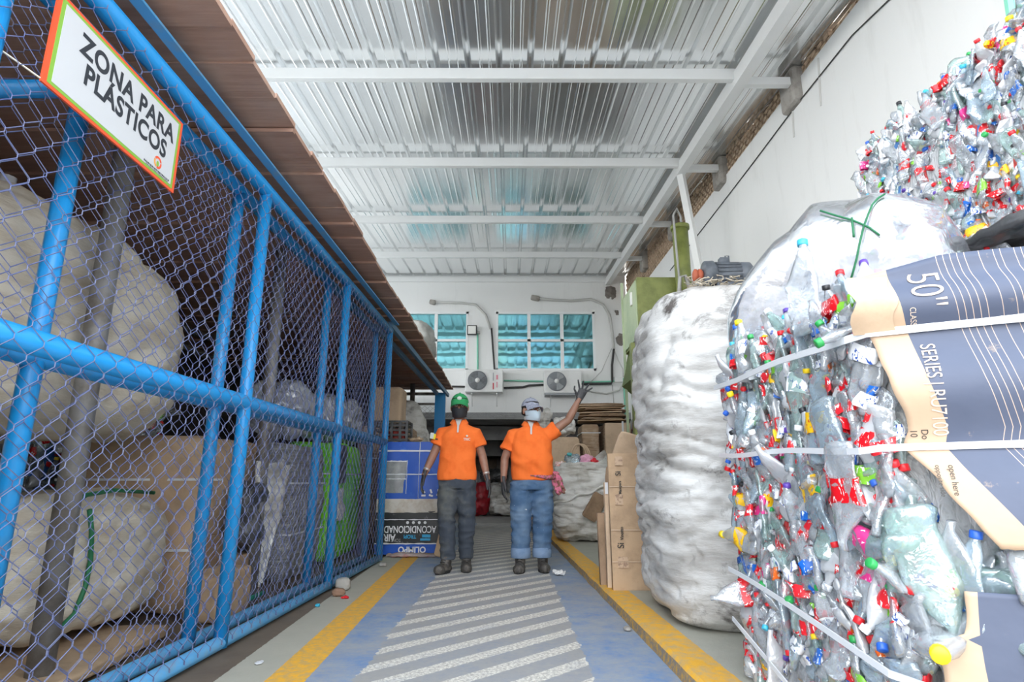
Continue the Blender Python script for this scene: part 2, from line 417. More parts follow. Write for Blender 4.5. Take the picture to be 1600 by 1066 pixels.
mb = MB(); mb.box((-4.95, .1, 0), (-4.8, 12.9, 2.84)); struct(mb.build('wall_cage', wd), 'dark wall at the back of the wire cage')  # back wall, placed to keep the cage interior dark
mb = MB(); mb.box((-4.9, .0, 0), (-1.75, .12, 2.84)); struct(mb.build('wall_light_block', wd), 'unseen end wall added to keep the wire cage dark')  # unseen near end, added to keep daylight out of the cage
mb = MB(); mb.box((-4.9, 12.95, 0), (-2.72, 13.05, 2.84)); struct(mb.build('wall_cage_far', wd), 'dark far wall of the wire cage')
# ---------------------------------------------------------------- blue chain link cage front
def FX(y): return -1.55 + .02*(y-2)
blue = mat('sky blue gloss paint', '#1f8dd0', .28, color2='#3a88bd', vscale=7, amt=(.55,.75), bump=.08, bscale=25)
blue_flat = mat('dusty blue paint', '#58a0d2', .5, color2='#7a9bb4', vscale=9, amt=(.5,.75))
wire_m = mat('slate blue coated wire', '#6c7290', .45, color2='#57618f', vscale=8, amt=(.4,.6))
greym = mat('dull grey steel', (.24,.23,.22), .55, .3, color2=(.15,.13,.11), vscale=6)
def chain(y0, y1, z0, z1, off, r=.0019, d=.116, h=.054, xf=None, seed=1):
    mb = MB(); n = int((y1-y0)/(d/2)); rr = random.Random(seed)
    for i in range(n):
        yc = y0 + d/2*(i+.5); pts = []; m = int((z1-z0)/h)
        for k in range(m+1):
            s = 1 if (k+i) % 2 else -1
            yy = yc + s*d*.27; zz = z0 + k*h
            sag = .006*noise.noise(V((yy*1.7, zz*1.7, seed))); yy += sag; zz += .008*noise.noise(V((yy*2, zz*2, seed+7)))
            xx = (xf or FX)(yy) + off + s*.0035
            for e in (-1, 1):                     # a small bend on each side of the knuckle
                q = V((xx, yy - s*.006, zz + e*.008)); pts.append(q)
        mb.tube(pts, r, 4, 0, False)
    return mb
ZT, ZM, ZB = 2.635, 1.31, .045
def frame(root, off, posts, y0, y1, r, top=True, mid_y=None):
    for y in posts: MB().tube([(FX(y)+off, y, .02), (FX(y)+off, y, ZT)], r, 14).build('post', blue, root, True)
    for nm, z, rr in (('bottom_rail', ZB, r*.95), ('middle_rail', ZM, r*1.15), ('top_rail', ZT, r*1.15)):
        a, b = (mid_y if (nm == 'middle_rail' and mid_y) else (y0, y1))
        MB().tube([(FX(a)+off, a, z), (FX((a+b)/2)+off, (a+b)/2, z), (FX(b)+off, b, z)], rr, 14).build(nm, blue_flat if nm == 'bottom_rail' else blue, root, True)
fr = thing('chain_link_fence', 'front sky blue chain link fence carrying the plastics sign', 'fence', (FX(4), 4, 0), 'chain link layers of the cage')
frame(fr, 0, (1.528, 3.41, 5.18, 6.97), .5, 6.97, .037)
chain(.55, 6.95, .06, ZT-.0, .043, seed=1).build('wire_mesh', wire_m, fr)
MB().obox((-1.46, 3.8, 2.745), (.05, 6.6, .012), (0,0,-.02)).obox((-1.485, 3.8, 2.77), (.006, 6.6, .06), (0,0,-.02)).build('flat_bar', blue_flat, fr)
bk = thing('chain_link_fence', 'second chain link frame just inside the front fence', 'fence', (FX(4)-.165, 4, 0), 'chain link layers of the cage')
frame(bk, -.165, (2.10, 3.40, 5.15, 6.95), .5, 6.95, .036, mid_y=(.5, 6.9))
chain(.5, 6.9, .05, ZT, -.165+.040, seed=5).build('wire_mesh', wire_m, bk)
# sign
ORG = mat('orange sign edge', '#ea5a34', .5); GRN = mat('green sign line', '#86b446', .5); SGN = mat('white sign sheet', (.60,.61,.63), .4); INK = mat('charcoal ink', (.03,.035,.045), .5)
sx, sy0, sy1, sz0, sz1 = -1.485, 1.655, 2.415, 2.108, 2.452
sg = thing('sign', 'white warehouse sign with orange and green border hung on the blue fence', 'sign', (sx, 2.03, sz0))
def slab(m, a, b, c, d, x0, x1, name, mt): MB().box((x0, a, c), (x1, b, d)).build(name, mt, sg)
slab(0, sy0, sy1, sz0, sz1, sx-.012, sx-.004, 'border', ORG); slab(0, sy0+.018, sy1-.018, sz0+.012, sz1-.012, sx-.004, sx-.003, 'border_line', GRN); slab(0, sy0+.034, sy1-.034, sz0+.024, sz1-.024, sx-.003, sx-.002, 'face', SGN)
def sign_text(txt, size, yc, zc, width, bold, name, mt, sp=1.0, align='CENTER'):
    vs, fs = text_geo(txt, size, bold, width, align, sp); m = MB(); m.add([(sx-.0012, yc + p.x, zc + p.y) for p in vs], fs); return m.build(name, mt, sg)
sign_text('ZONA PARA', .108, 2.065, 2.318, .90, .0035, 'lettering', INK, 1.08); sign_text('PLÁSTICOS', .108, 2.065, 2.222, .90, .0035, 'lettering', INK, 1.06)
m = MB()
for a0, a1, mi in ((20, 150, 0), (160, 250, 1), (260, 372, 0)):
    n = 10; o_, i_ = .027, .017; vs = []
    for k_ in range(n+1):
        w = math.radians(a0+(a1-a0)*k_/n); vs += [(sx-.0012, 2.275+o_*math.cos(w), 2.178+o_*math.sin(w)), (sx-.0012, 2.275+i_*math.cos(w), 2.178+i_*math.sin(w))]
    m.add(vs, [(2*q, 2*q+2, 2*q+3, 2*q+1) for q in range(n)], mi)
m.add([(sx-.0012, 2.275+.009*math.cos(2*PI*q/10), 2.172+.013*math.sin(2*PI*q/10)) for q in range(10)], [tuple(range(10))], 2)
m.build('emblem', [ORG, mat('amber print', '#eea24a', .5), GRN], sg)
m = MB(); r3 = random.Random(9)
for (a, b, z, hh) in ((2.185, 2.365, 2.142, .008), (2.20, 2.35, 2.134, .003)):
    y = a
    while y < b: w = r3.uniform(.004, .009); m.add([(sx-.0012, y, z-hh/2), (sx-.0012, y+w, z-hh/2), (sx-.0012, y+w, z+hh/2), (sx-.0012, y, z+hh/2)], [(0,1,2,3)]); y += w + .003
m.build('small_print', INK, sg)
MB().tube([(sx-.01, sy0, sz0+.01), (-1.56, 1.53, 2.15)], .003, 5).build('tie_wire', mat('tie wire', (.7,.66,.55), .5), sg)
# second, far stretch of the cage line
for (x, y, r, z1, m_, lab, cat) in ((-2.02, 2.82, .055, 2.8, greym, 'grey steel pole beside the leaning blue cage post', 'pole'), (-1.95, 4.78, .05, 2.8, greym, 'dull steel pole between big cage sacks and cardboard bale', 'pole'), (-2.02, 12.25, .05, 2.84, greym, 'slim grey pole behind the blue cardboard bale', 'pole')):
    tag(MB().tube([(x,y,0),(x,y,z1)], r, 10).build('support_pole', m_, None, True), lab, cat)
tag(MB().tube([(-1.72, 2.0, 2.33), (-4.7, 2.0, 2.33)], .035, 10).build('cross_bar', blue, None, True), 'blue cross bar running into the cage under the plank roof', 'bar')
ef = thing('chain_link_fence', 'far end fence with short blue post behind the bale', 'fence', (-1.5, 12.75, 0))
def eline(y): return y
MB().obox((-1.5, 12.75, 1.36), (.22, .12, 2.72)).build('post', [blue], ef)
MB().obox((-2.6, 12.75, 2.70), (2.1, .05, .06)).obox((-2.6, 12.75, 2.48), (2.1, .04, .05)).build('top_rail', greym, ef)
m = MB()
for i in range(36):
    xc = -3.6 + i*.058; pts = []
    for k_ in range(46):
        s = 1 if (k_+i) % 2 else -1; pts.append((xc + s*.029, 12.75 + s*.003, .1 + k_*.052))
    m.tube(pts, .003, 3, 0, False)
m.build('wire_mesh', greym, ef)
MB().tube([(-2.9, 12.6, 2.45), (-1.75, 12.6, 1.2)], .04, 10).build('brace', blue, ef, True)
for xx, zz in ((-1.42, 2.73), (-1.60, 2.70)):
    tag(MB().obox((xx, 10.1, zz), (.05, 6.2, .07), (0,0,-.012)).build('roof_bearer', mat('blue grey angle', '#5f87a8', .5)), 'blue grey bearer under plank roof edge, ' + ('outer of the two' if xx > -1.5 else 'inner of the two'), 'beam')
# ---------------------------------------------------------------- soft things: sacks, bales, bottles
def blob(c, half, e=4.0, n=20, amp=.03, freq=3.0, seed=0, aniso=(1,1,1), ridge=0.0, shape=None, mb=None, mi=0):
    """a cube swollen towards a sphere (e sets how boxy), creased with noise"""
    mb = mb or MB(); c = V(c); idx = {}; vs = []; fs = []; so = V((seed*3.71, seed*1.37, seed*7.77))
    def vid(a):
        if a in idx: return idx[a]
        p = V([math.tan((q/n - .5)*1.45)/math.tan(.725) for q in a])
        l = (abs(p.x)**e + abs(p.y)**e + abs(p.z)**e) ** (1/e); p = p / l
        q = V((p.x*half[0], p.y*half[1], p.z*half[2])); d = V((p.x/half[0], p.y/half[1], p.z/half[2])).normalized()
        s = V((q.x*aniso[0], q.y*aniso[1], q.z*aniso[2])) * freq + so
        w = amp*fbm(s, 3)
        if ridge: w -= ridge*(1-min(1, 3.2*abs(noise.noise(s*1.3 + V((9,2,4)))))) + ridge*.5*(1-min(1, 3*abs(noise.noise(s*2.9))))
        q = q + d*w
        if shape: q = shape(q, p)
        idx[a] = len(vs); vs.append(c + q); return idx[a]
    for ax in range(3):
        for sgn in (0, n):
            for i in range(n):
                for j in range(n):
                    def P(u, v):
                        t = [0,0,0]; t[ax] = sgn; t[(ax+1)%3] = u; t[(ax+2)%3] = v; return vid(tuple(t))
                    f = (P(i,j), P(i+1,j), P(i+1,j+1), P(i,j+1)); fs.append(f if sgn else f[::-1])
    return mb.add(vs, fs, mi)
def sack_mat(name, a=(.74,.73,.70), dirt=(.36,.32,.26), amt=(.55,.75), stain=(.12,.11,.10), st=(.66,.8), scale=2.2, weave=True):
    t = NT(name); co = t.co('Object'); cs = t.co('Object', (.8,.8,3.6))
    c = t.mix(t.ramp(t.noise(cs, scale, 6, .68), [(amt[0],0.),(amt[1],1.)]), a, dirt)
    c = t.mix(t.ramp(t.noise(co, scale*1.4, 7, .72, .4), [(st[0],0.),(st[1],1.)]), c, stain)
    h = t.noise(t.co('Object', (14,14,90)), 3, 3); h2 = t.noise(cs, 9, 5, .6)
    q = t.bsdf(c, .62, 0, t.bump(t.math('ADD', t.math('MULTIPLY', h, .3), h2), .35, .02)); return t.m
SACKW = sack_mat('white woven sack', (.74,.73,.70), (.40,.37,.32), (.44,.66), (.14,.13,.12), (.58,.70))
SACKB = sack_mat('cream woven sack', (.60,.55,.46), (.40,.33,.24), (.44,.66), (.16,.14,.11))
SACKD = sack_mat('bulk sack weave', (.64,.64,.63), (.33,.315,.295), (.43,.66), (.09,.08,.075), (.55,.66), 1.6)  # level bands are dirt plus crease shade put into the colour
KRAFT = mat('kraft cardboard', (.47,.33,.21), .85, color2=(.36,.25,.16), vscale=4, bump=.15, bscale=30)
KRAFTL = mat('pale kraft cardboard', (.58,.43,.30), .85, color2=(.48,.35,.24), vscale=5, bump=.12, bscale=25)
KRAFTD = mat('dull kraft cardboard', (.33,.22,.14), .9, color2=(.24,.16,.10), vscale=5, bump=.2, bscale=30)
GREENT = mat('green twine', '#1f6b45', .6); STRAP = mat('pale plastic strap', (.72,.74,.77), .3)
DARKP = mat('dark plastic film', (.05,.052,.055), .3, color2=(.12,.12,.125), vscale=5, bump=.5, bscale=14)
def clear_mat(name, tint, alpha, white, rough=.12, bumpk=.4, bscale=18, wc=(.8,.82,.85)):
    """thin clear plastic: part see-through, part gloss, part milky"""
    t = NT(name); co = t.co('Object'); nrm = t.bump(t.noise(co, bscale, 3, .6, .5), bumpk, .02)
    tr = t.n('ShaderNodeBsdfTransparent'); tr.inputs[0].default_value = (*tint, 1)
    gl = t.n('ShaderNodeBsdfGlossy'); gl.inputs['Roughness'].default_value = rough; gl.inputs[0].default_value = (.95,.97,1,1); t.l(nrm, gl.inputs['Normal'])
    df = t.n('ShaderNodeBsdfDiffuse'); df.inputs[0].default_value = (*[a*b for a, b in zip(wc, tint)], 1); t.l(nrm, df.inputs['Normal'])
    lw = t.n('ShaderNodeLayerWeight'); lw.inputs[0].default_value = .35; t.l(nrm, lw.inputs['Normal'])
    m1 = t.n('ShaderNodeMixShader'); m1.inputs[0].default_value = white; t.l(tr.outputs[0], m1.inputs[1]); t.l(df.outputs[0], m1.inputs[2])
    m2 = t.n('ShaderNodeMixShader'); t.l(t.math('MULTIPLY_ADD', lw.outputs['Fresnel'], 1-alpha, .10), m2.inputs[0]); t.l(m1.outputs[0], m2.inputs[1]); t.l(gl.outputs[0], m2.inputs[2])
    t.l(m2.outputs[0], t.out.inputs[0]); return t.m
PET = [clear_mat('clear bottle plastic', (.93,.95,.96), .22, .30), clear_mat('bluish bottle plastic', (.78,.90,.96), .22, .30), clear_mat('greenish bottle plastic', (.76,.92,.87), .22, .28), clear_mat('milky bottle plastic', (.95,.95,.95), .25, .6)]
FILM = clear_mat('clear bag film', (.92,.93,.95), .3, .33, .16, .5, 7, (.80,.80,.83))
FILMG = clear_mat('grey bag film', (.80,.81,.84), .3, .50, .2, .6, 9)
def core_mat():
    t = NT('pressed bottle mass'); co = t.co('Object', (1,1,.45)); v = t.n('ShaderNodeTexVoronoi'); t.l(co, v.inputs['Vector']); v.inputs['Scale'].default_value = 22
    s = t.n('ShaderNodeSeparateColor'); t.l(v.outputs['Color'], s.inputs[0])
    n = t.noise(co, 30, 4, .6)
    c = t.mix(n, (.30,.31,.32), (.74,.76,.78)); c = t.mix(t.math('GREATER_THAN', s.outputs[0], .9), c, (.55,.05,.05)); c = t.mix(t.math('GREATER_THAN', s.outputs[1], .93), c, (.06,.2,.5)); c = t.mix(t.math('GREATER_THAN', s.outputs[2], .88), c, (.8,.8,.8))
    t.bsdf(c, .25, 0, t.bump(t.noise(co, 24, 3, .6, 1.0), .9, .03)); return t.m
CORE = core_mat()
def label_mat(name, a, b):
    t = NT(name); co = t.co('Object', (1,1,.5)); n = t.noise(co, 55, 2, .5, 2.0)
    t.bsdf(t.mix(t.ramp(n, [(.60,0.),(.63,1.)]), hexc(a), hexc(b)), .3); return t.m
LAB = [label_mat('label ' + n, a, b) for n, a, b in (('red', '#d3121f', '#f4e9e6'), ('white', '#e9ebee', '#2d55a8'), ('blue', '#1b66c4', '#e8f0f8'), ('yellow', '#eebc1a', '#c92b1c'), ('magenta', '#d93a86', '#f8e6ee'), ('orange', '#ec6a1e', '#f6e9d8'), ('lime', '#7fc23a', '#f2f5ea'), ('scarlet', '#e02530', '#ffffff'))]
LABW = [0,0,0,0,0,7,7,7,7,1,1,1,1,1,1,2,2,3,4,5,6]
CAPC = [mat('cap ' + n, c, .35) for n, c in (('red', '#d8222b'), ('blue', '#2a5fc0'), ('white', '#eceff2'), ('green', '#2d9a50'), ('yellow', '#f0cf1e'), ('teal', '#3fb0cf'), ('violet', '#5b3fa0'), ('black', '#2a2b2f'))]
CAPW = [0,0,0,0,1,1,2,2,2,2,3,3,4,5,6,7]
R_B = .036
def bottle_prof(L, R): return [(.004,0),(R*.85,.002),(R,.016),(R*.93,L*.28),(R*1.0,L*.34),(R,L*.56),(R*.95,L*.64),(R*.62,L*.80),(.0125,L*.92),(.0125,L)]
def squash(seed, L, flat):
    so = V((seed*5.3, seed*2.9, seed*.7))
    def f(p):
        k = min(1, max(0, (L*.93-p.z)/(L*.25)))
        q = V((p.x*(1+.25*k), p.y*(1-(1-flat)*k), p.z)); d = noise.noise_vector(p*17+so)
        q += V((d.x*.020, d.y*.015, d.z*.012))*k; d2 = noise.noise_vector(p*42+so); q += V((d2.x*.008, d2.y*.008, d2.z*.004))*k
        q.x += .03*noise.noise(V((p.z*9, seed, 0))); q.y += .014*noise.noise(V((p.z*9, seed, 5)))
        return q
    return f
def ring_verts(prof, n, f): return [[f(V((r*math.cos(2*PI*k/n), r*math.sin(2*PI*k/n), z))) for k in range(n)] for r, z in prof]
VAR = []
for s_ in range(8):
    L = (.24, .30, .21, .27, .24, .32, .19, .25)[s_]; R = (.034,.044,.033,.038,.036,.05,.034,.04)[s_]; fl = (.42,.36,.5,.32,.45,.4,.6,.3)[s_]; f = squash(s_+1, L, fl); pr = bottle_prof(L, R); pr = pr[:3] + [(R*.97,L*.14),(R*.9,L*.21)] + pr[3:6] + [(R*.97,L*.60)] + pr[6:]
    b = MB().rings(ring_verts(pr, 14, f)); top = f(V((0,0,L)))
    lb = MB().rings(ring_verts([(R*1.04,L*.33),(R*1.045,L*.40),(R*1.045,L*.48),(R*1.04,L*.57)], 12, f), 0, False)
    cpm = MB().lathe([(.0155,0),(.016,.004),(.016,.019),(.013,.021)], 12, Mx.Translation(top + V((0,0,-.016))))
    VAR.append((b, lb, cpm, L))
VARM = [(b.mesh('bottle', PET[0]), l.mesh('label', LAB[0]), c_.mesh('cap', CAPC[0])) for b, l, c_, _ in VAR]
def slot(o, m):
    o.material_slots[0].link = 'OBJECT'; o.material_slots[0].material = m
def put_bottle(parent, M, r, cap=None, lab=None, tint=None, var=None):
    """one crushed bottle with its own label and cap, a part of PARENT; M is relative to the parent"""
    i = r.randrange(8) if var is None else var; me = VARM[i]
    o = bpy.data.objects.new('bottle', me[0]); COL.objects.link(o); o.parent = parent; o.matrix_local = M
    slot(o, PET[tint if tint is not None else r.choice((0,0,0,0,0,0,1,1,2,3))])
    if lab is not False and (lab is not None or r.random() < .5):
        q = bpy.data.objects.new('label', me[1]); COL.objects.link(q); q.parent = o; slot(q, LAB[lab if lab is not None else r.choice(LABW)])
    if cap is not False and (cap is not None or r.random() < .5):
        q = bpy.data.objects.new('cap', me[2]); COL.objects.link(q); q.parent = o; slot(q, CAPC[cap if cap is not None else r.choice(CAPW)])
    return o
def frame_M(pos, axis, roll, out, sc=1.0):
    """bottle axis along AXIS, its flat side towards OUT"""
    z = V(axis).normalized(); y = (V(out) - z*V(out).dot(z)).normalized(); x = y.cross(z)
    M = Mx((x, y, z)).transposed().to_4x4() @ Mx.Rotation(roll, 4, 'Z') @ Mx.Scale(sc, 4); M.translation = V(pos); return M
def pet_bale(root, faces, n_part, n_stuff, seed, core, sizek=1.0):
    """FACES: list of (origin, u vector, v vector, outward, weight); n_part bottles as parts, the rest one mass"""
    r = random.Random(seed); L0 = V(root.location); bag = MB(); tot = sum(f[4] for f in faces)
    core.build('pressed_core', CORE, root, True)['kind'] = 'stuff'
    def pick(k, n, depth):
        w = (k+.5)/n*tot; a = 0
        for f in faces:
            if w < a+f[4]: break
            a += f[4]
        o, u, v, out = [V(q) for q in f[:4]]
        return o, u, v, out.normalized()
    def spot(k, n, cells, depth):
        o, u, v, out = pick(k, n, depth); s, t_ = r.random(), r.random()
        best = None
        for _ in range(7):                        # keep the spots spread out
            s, t_ = r.random(), r.random(); p = o + u*s + v*t_; d = min([(p-q).length for q in cells] or [9])
            if best is None or d > best[0]: best = (d, p)
        p = best[1]; cells.append(p); return p + out*(r.uniform(-.03, .012)-depth), u, v, out
    cells = []
    for k in range(n_part):
        p, u, v, out = spot(k, n_part, cells, 0)
        vn = v.normalized(); un = u.normalized()
        ax = vn*r.choice((1, 1, -1)) + un*r.gauss(0, .30) + out*r.gauss(0, .16)
        if r.random() < .10 and out.z < .5: ax = out*1.0 + un*r.gauss(0, .3) + vn*r.gauss(0, .4)
        if r.random() < .09: ax = un + vn*r.gauss(0, .3)
        M = frame_M(p - L0, ax, r.choice((0, 0, PI)) + r.gauss(0, .5), out + un*.01, r.uniform(.85, 1.12)*sizek)
        put_bottle(root, M @ Mx.Translation((0, 0, -.12)), r)
    cells = []
    mats = PET + LAB + CAPC
    for k in range(n_stuff):
        p, u, v, out = spot(k, n_stuff, cells, .035); vn = v.normalized(); un = u.normalized()
        ax = vn*r.choice((1, -1)) + un*r.gauss(0, .4) + out*r.gauss(0, .25); i = r.randrange(8)
        M = frame_M(p, ax, r.uniform(0, 6.28) if r.random() < .3 else r.gauss(0, .4), out + un*.01, r.uniform(.85, 1.15)*sizek) @ Mx.Translation((0,0,-.12))
        for q, mi in ((VAR[i][0], r.choice((0,0,0,1,2,3))), (VAR[i][1], len(PET)+r.choice(LABW)), (VAR[i][2], len(PET)+len(LAB)+r.choice(CAPW))):
            if q is VAR[i][0] or r.random() < .45: bag.add([M @ V(p_) for p_ in q.v], q.f, mi)
    cells = []
    for k in range(int(n_stuff*.55)):             # torn label strips and loose caps between the bottles
        p, u, v, out = spot(k, int(n_stuff*.55), cells, .015); vn = v.normalized(); un = u.normalized(); i = r.randrange(8)
        M = frame_M(p, vn + un*r.gauss(0, .5) + out*r.gauss(0, .2), r.gauss(0, .8), out + un*.01, r.uniform(.35, .75)) @ Mx.Translation((0,0,-.12))
        q, mi = (VAR[i][1], len(PET)+r.choice(LABW)) if r.random() < .86 else (VAR[i][2], len(PET)+len(LAB)+r.choice(CAPW))
        if q is VAR[i][2]: M = M @ Mx.Translation((0,0,-.1)) @ Mx.Scale(1.25, 4)
        bag.add([M @ V(p_) for p_ in q.v], q.f, mi)
    o = bag.build('packed_bottles', mats, root, True); o['kind'] = 'stuff'
    return root
def strap(pts, w=.012, th=.0025, out=None):
    """flat band through PTS, standing upright"""
    pts = [V(p) for p in pts]; mb = MB(); vs = []; fs = []; N = len(pts)
    for i, p in enumerate(pts):
        t = (pts[min(i+1,N-1)] - pts[max(i-1,0)]).normalized(); up = V((0,0,1)); up = (up - t*up.dot(t)).normalized(); nn = t.cross(up)
        for a, b in ((-1,-1),(1,-1),(1,1),(-1,1)): vs.append(p + up*a*w + nn*b*th)
    for i in range(N-1):
        for k in range(4): fs.append((i*4+k, i*4+(k+1)%4, (i+1)*4+(k+1)%4, (i+1)*4+k))
    fs += [(3,2,1,0), tuple((N-1)*4+k for k in range(4))]
    return mb.add(vs, fs)
def layer_mat(name, a, b, c2):
    t = NT(name); co = t.co('Object', (1.2,1.2,22)); n = t.noise(co, 2.0, 5, .7, .6); n2 = t.noise(t.co('Object'), 7, 5, .65)
    c = t.mix(t.ramp(n, [(.35,0.),(.65,1.)]), a, b); c = t.mix(t.ramp(n2, [(.52,0.),(.72,.9)]), c, c2)
    t.bsdf(c, .85, 0, t.bump(t.math('ADD', n, n2), .8, .03)); return t.m
LAYER = layer_mat('pressed cardboard layers', (.28,.18,.11), (.52,.38,.26), (.58,.46,.35))
GLAYER = layer_mat('pressed grey film layers', (.16,.16,.16), (.42,.42,.42), (.55,.55,.54))
def card_bale(name, label, lo, hi, mt=None, cat='bale', seed=1, straps=(), group=None, amp=.018, sm=None):
    c = [(a+b)/2 for a, b in zip(lo, hi)]; h = [(b-a)/2 for a, b in zip(lo, hi)]
    root = thing(name, label, cat, (c[0], c[1], lo[2]), group)
    blob(c, h, 14, 18, amp, 3.2, seed).build('pressed_layers', mt or LAYER, root, True)
    for z in straps:
        x0, x1, y0, y1 = lo[0]-.012, hi[0]+.012, lo[1]-.012, hi[1]+.012
        strap([(x0,y1,z),(x0,y0,z),(x1,y0,z),(x1,y1,z),(x0,y1,z)], .008).build('strap', sm or STRAP, root)
    return root
# ---------------------------------------------------------------- right side: bottle bales, sacks, press
KZ = .07
def pinch(z, zs, a=.035, w=.06): return sum(a*math.exp(-((z-q)/w)**2) for q in zs)
ST = (1.265, .955, .42)
b1 = thing('bottle_bale', 'large front bale of crushed clear bottles wrapped in dark blue printed cardboard', 'bale', (1.5, 2.15, KZ), 'bales of crushed bottles on the kerb')
core = blob((1.53, 2.16, .745), (.50, .555, .655), 9, 16, .03, 4, 3)
pet_bale(b1, [((.985,2.72,.10),(0,-1.10,0),(0,0,1.30),(-1,0,0),6.0), ((1.01,1.66,.14),(.06,-.03,0),(0,0,.70),(-.6,-.8,0),.6), ((1.06,1.56,.50),(.45,-.21,0),(0,0,.12),(-.45,-.9,0),.9), ((1.0,2.7,1.40),(.35,0,0),(0,-1.05,0),(-.3,0,1),1.2), ((.96,2.75,.15),(.5,0,0),(0,0,1.2),(0,1,0),.25)], 100, 760, 11, core, .82)
# printed cardboard wrap, a bent sheet: s runs along the front, z up
def wrap_pt(s, z, off=0.0):
    # plan curve of the bale front
    a = math.radians(-33 + 26*min(1, s/.75)); x = .985 + s*math.cos(math.radians(-26)) ; y = 1.60 + s*math.sin(math.radians(-26)) + .10*max(0, s-.3)
    bul = .045*math.cos((z-1.11)/.155*PI/2)**2 if .955 < z < 1.265 else (.04*math.sin(min(1,(z-1.265)/.14)*PI)) if z >= 1.265 else .05*math.sin(min(1,max(0,(.955-z)/.30))*PI*.75)
    n = V((-.44, -.90, 0)); p = V((x, y, z)) + n*(bul + .006*noise.noise(V((s*5, z*6, 2))) + off)
    return p
def band_mat(name='printed navy cardboard'):
    t = NT(name); uv = t.n('ShaderNodeUVMap').outputs[0]; s = t.n('ShaderNodeSeparateXYZ'); t.l(uv, s.inputs[0]); u, v = s.outputs[0], s.outputs[1]
    co = t.co('Object'); n = t.noise(co, 6, 5, .6); rub = t.ramp(t.noise(co, 11, 6, .75), [(.63,0.),(.72,.7)])
    navy = t.mix(n, (.055,.07,.115), (.085,.10,.155)); kr = t.mix(n, (.53,.38,.26), (.44,.31,.21))
    ph = t.math('FRACT', t.math('DIVIDE', u, .0155)); st = t.math('LESS_THAN', ph, .11)
    pat = t.n('ShaderNodeTexWhiteNoise', noise_dimensions='1D'); t.l(t.math('FLOOR', t.math('DIVIDE', u, .0155)), pat.inputs['W'])
    st = t.math('MULTIPLY', st, t.math('GREATER_THAN', pat.outputs['Value'], .30)); st = t.math('MULTIPLY', st, t.math('GREATER_THAN', u, .185))
    c = t.mix(st, navy, (.50,.38,.31)); c = t.mix(rub, c, (.36,.27,.2)); c = t.mix(t.math('LESS_THAN', u, .085), c, kr)
    t.bsdf(c, .55, 0, t.bump(t.noise(co, 9, 3), .15, .02)); return t.m
PRINT = band_mat()
def sheet(name, left, z0, z1, smax, parent, nu=60, nv=48, off=.004, mt=None, rag=.008, top=None, uo=lambda z: 0):
    """cardboard sheet whose left edge is LEFT(z); u is measured from that edge"""
    mb = MB(); vs = []; fs = []; uvs = []
    for layer in (0, 1):
        for j in range(nv+1):
            z = z0 + (z1-z0)*j/nv
            for i in range(nu+1):
                l = left(z) + rag*1.6*noise.noise(V((z*13, 1, 3))); u = (smax-l)*i/nu; s = l+u; zz = z
                if j == 0: zz += rag*1.2*noise.noise(V((s*40, 5, 1)))
                if top and j == nv: zz += top(s)
                elif top: zz += top(s)*(j/nv)**3
                vs.append(wrap_pt(s, zz, off + layer*.004)); uvs.append((s-left(z)+uo(z), z))
    W = nu+1; B = W*(nv+1)
    for j in range(nv):
        for i in range(nu):
            a = j*W+i; fs.append((a+B, a+1+B, a+1+W+B, a+W+B)); fs.append((a, a+W, a+1+W, a+1))
    for j in range(nv):
        a = j*W; fs.append((a, a+B, a+W+B, a+W)); a = j*W+nu; fs.append((a, a+W, a+W+B, a+B))
    for i in range(nu):
        fs.append((i, i+1, i+1+B, i+B)); a = nv*W+i; fs.append((a, a+B, a+1+B, a+1))
    mb.add(vs, fs, 0, uvs); return mb.build(name, mt or PRINT, parent, True)
def lin(pts):
    def f(z):
        for (z0, s0), (z1, s1) in zip(pts, pts[1:]):
            if z <= z1: return s0 + (s1-s0)*max(0, (z-z0)/(z1-z0))
        return pts[-1][1]
    return f
upl = lin([(.715,.205),(.80,.15),(.90,.085),(.955,.055),(1.0,.065),(1.12,.035),(1.265,.01),(1.33,.0),(1.42,-.015)])
W_UP = sheet('printed_wrap', upl, .715, 1.43, .95, b1, top=lambda s: .035*min(1, s/.2)-.035*max(0,s-.2))
lol = lin([(.05,.075),(.45,.055),(.50,.055),(.515,.115),(.62,.125)])
W_LO = sheet('printed_wrap', lol, .05, .615, .95, b1, uo=lambda z: .06 if z > .508 else .0)
def wrap_text(txt, size, s0, z0, rot, width, bold, name, align='LEFT'):
    vs, fs = text_geo(txt, size, bold, width, align); m = MB(); P = []
    ca, sa = math.cos(rot), math.sin(rot)
    for p in vs: P.append(wrap_pt(s0 + p.x*ca - p.y*sa, z0 + p.x*sa + p.y*ca, .0105))
    m.add(P, fs); return m.build(name, PRT, W_UP)
PRT = mat('tan print', (.62,.50,.40), .6)
T1 = wrap_text('50"', .105, .115, 1.425, -PI/2, .8, -.001, 'lettering'); T2 = wrap_text('SERIES | RU7100', .047, .118, 1.222, -PI/2, .74, 0, 'lettering')
wrap_text('CLASS', .020, .105, 1.318, -PI/2, .8, 0, 'lettering'); 
def dark_text(txt, size, s0, z0):
    vs, fs = text_geo(txt, size, 0, .9, 'LEFT'); m = MB(); m.add([wrap_pt(s0 + p.y, z0 - p.x, .0105) for p in vs], fs); m.build('lettering', mat('black print', (.04,.035,.03), .6), W_UP)
dark_text('10', .022, .068, 1.00); dark_text('Do', .022, .092, 1.00); dark_text('open here', .02, .135, .91); dark_text('opposite side', .016, .108, .91)
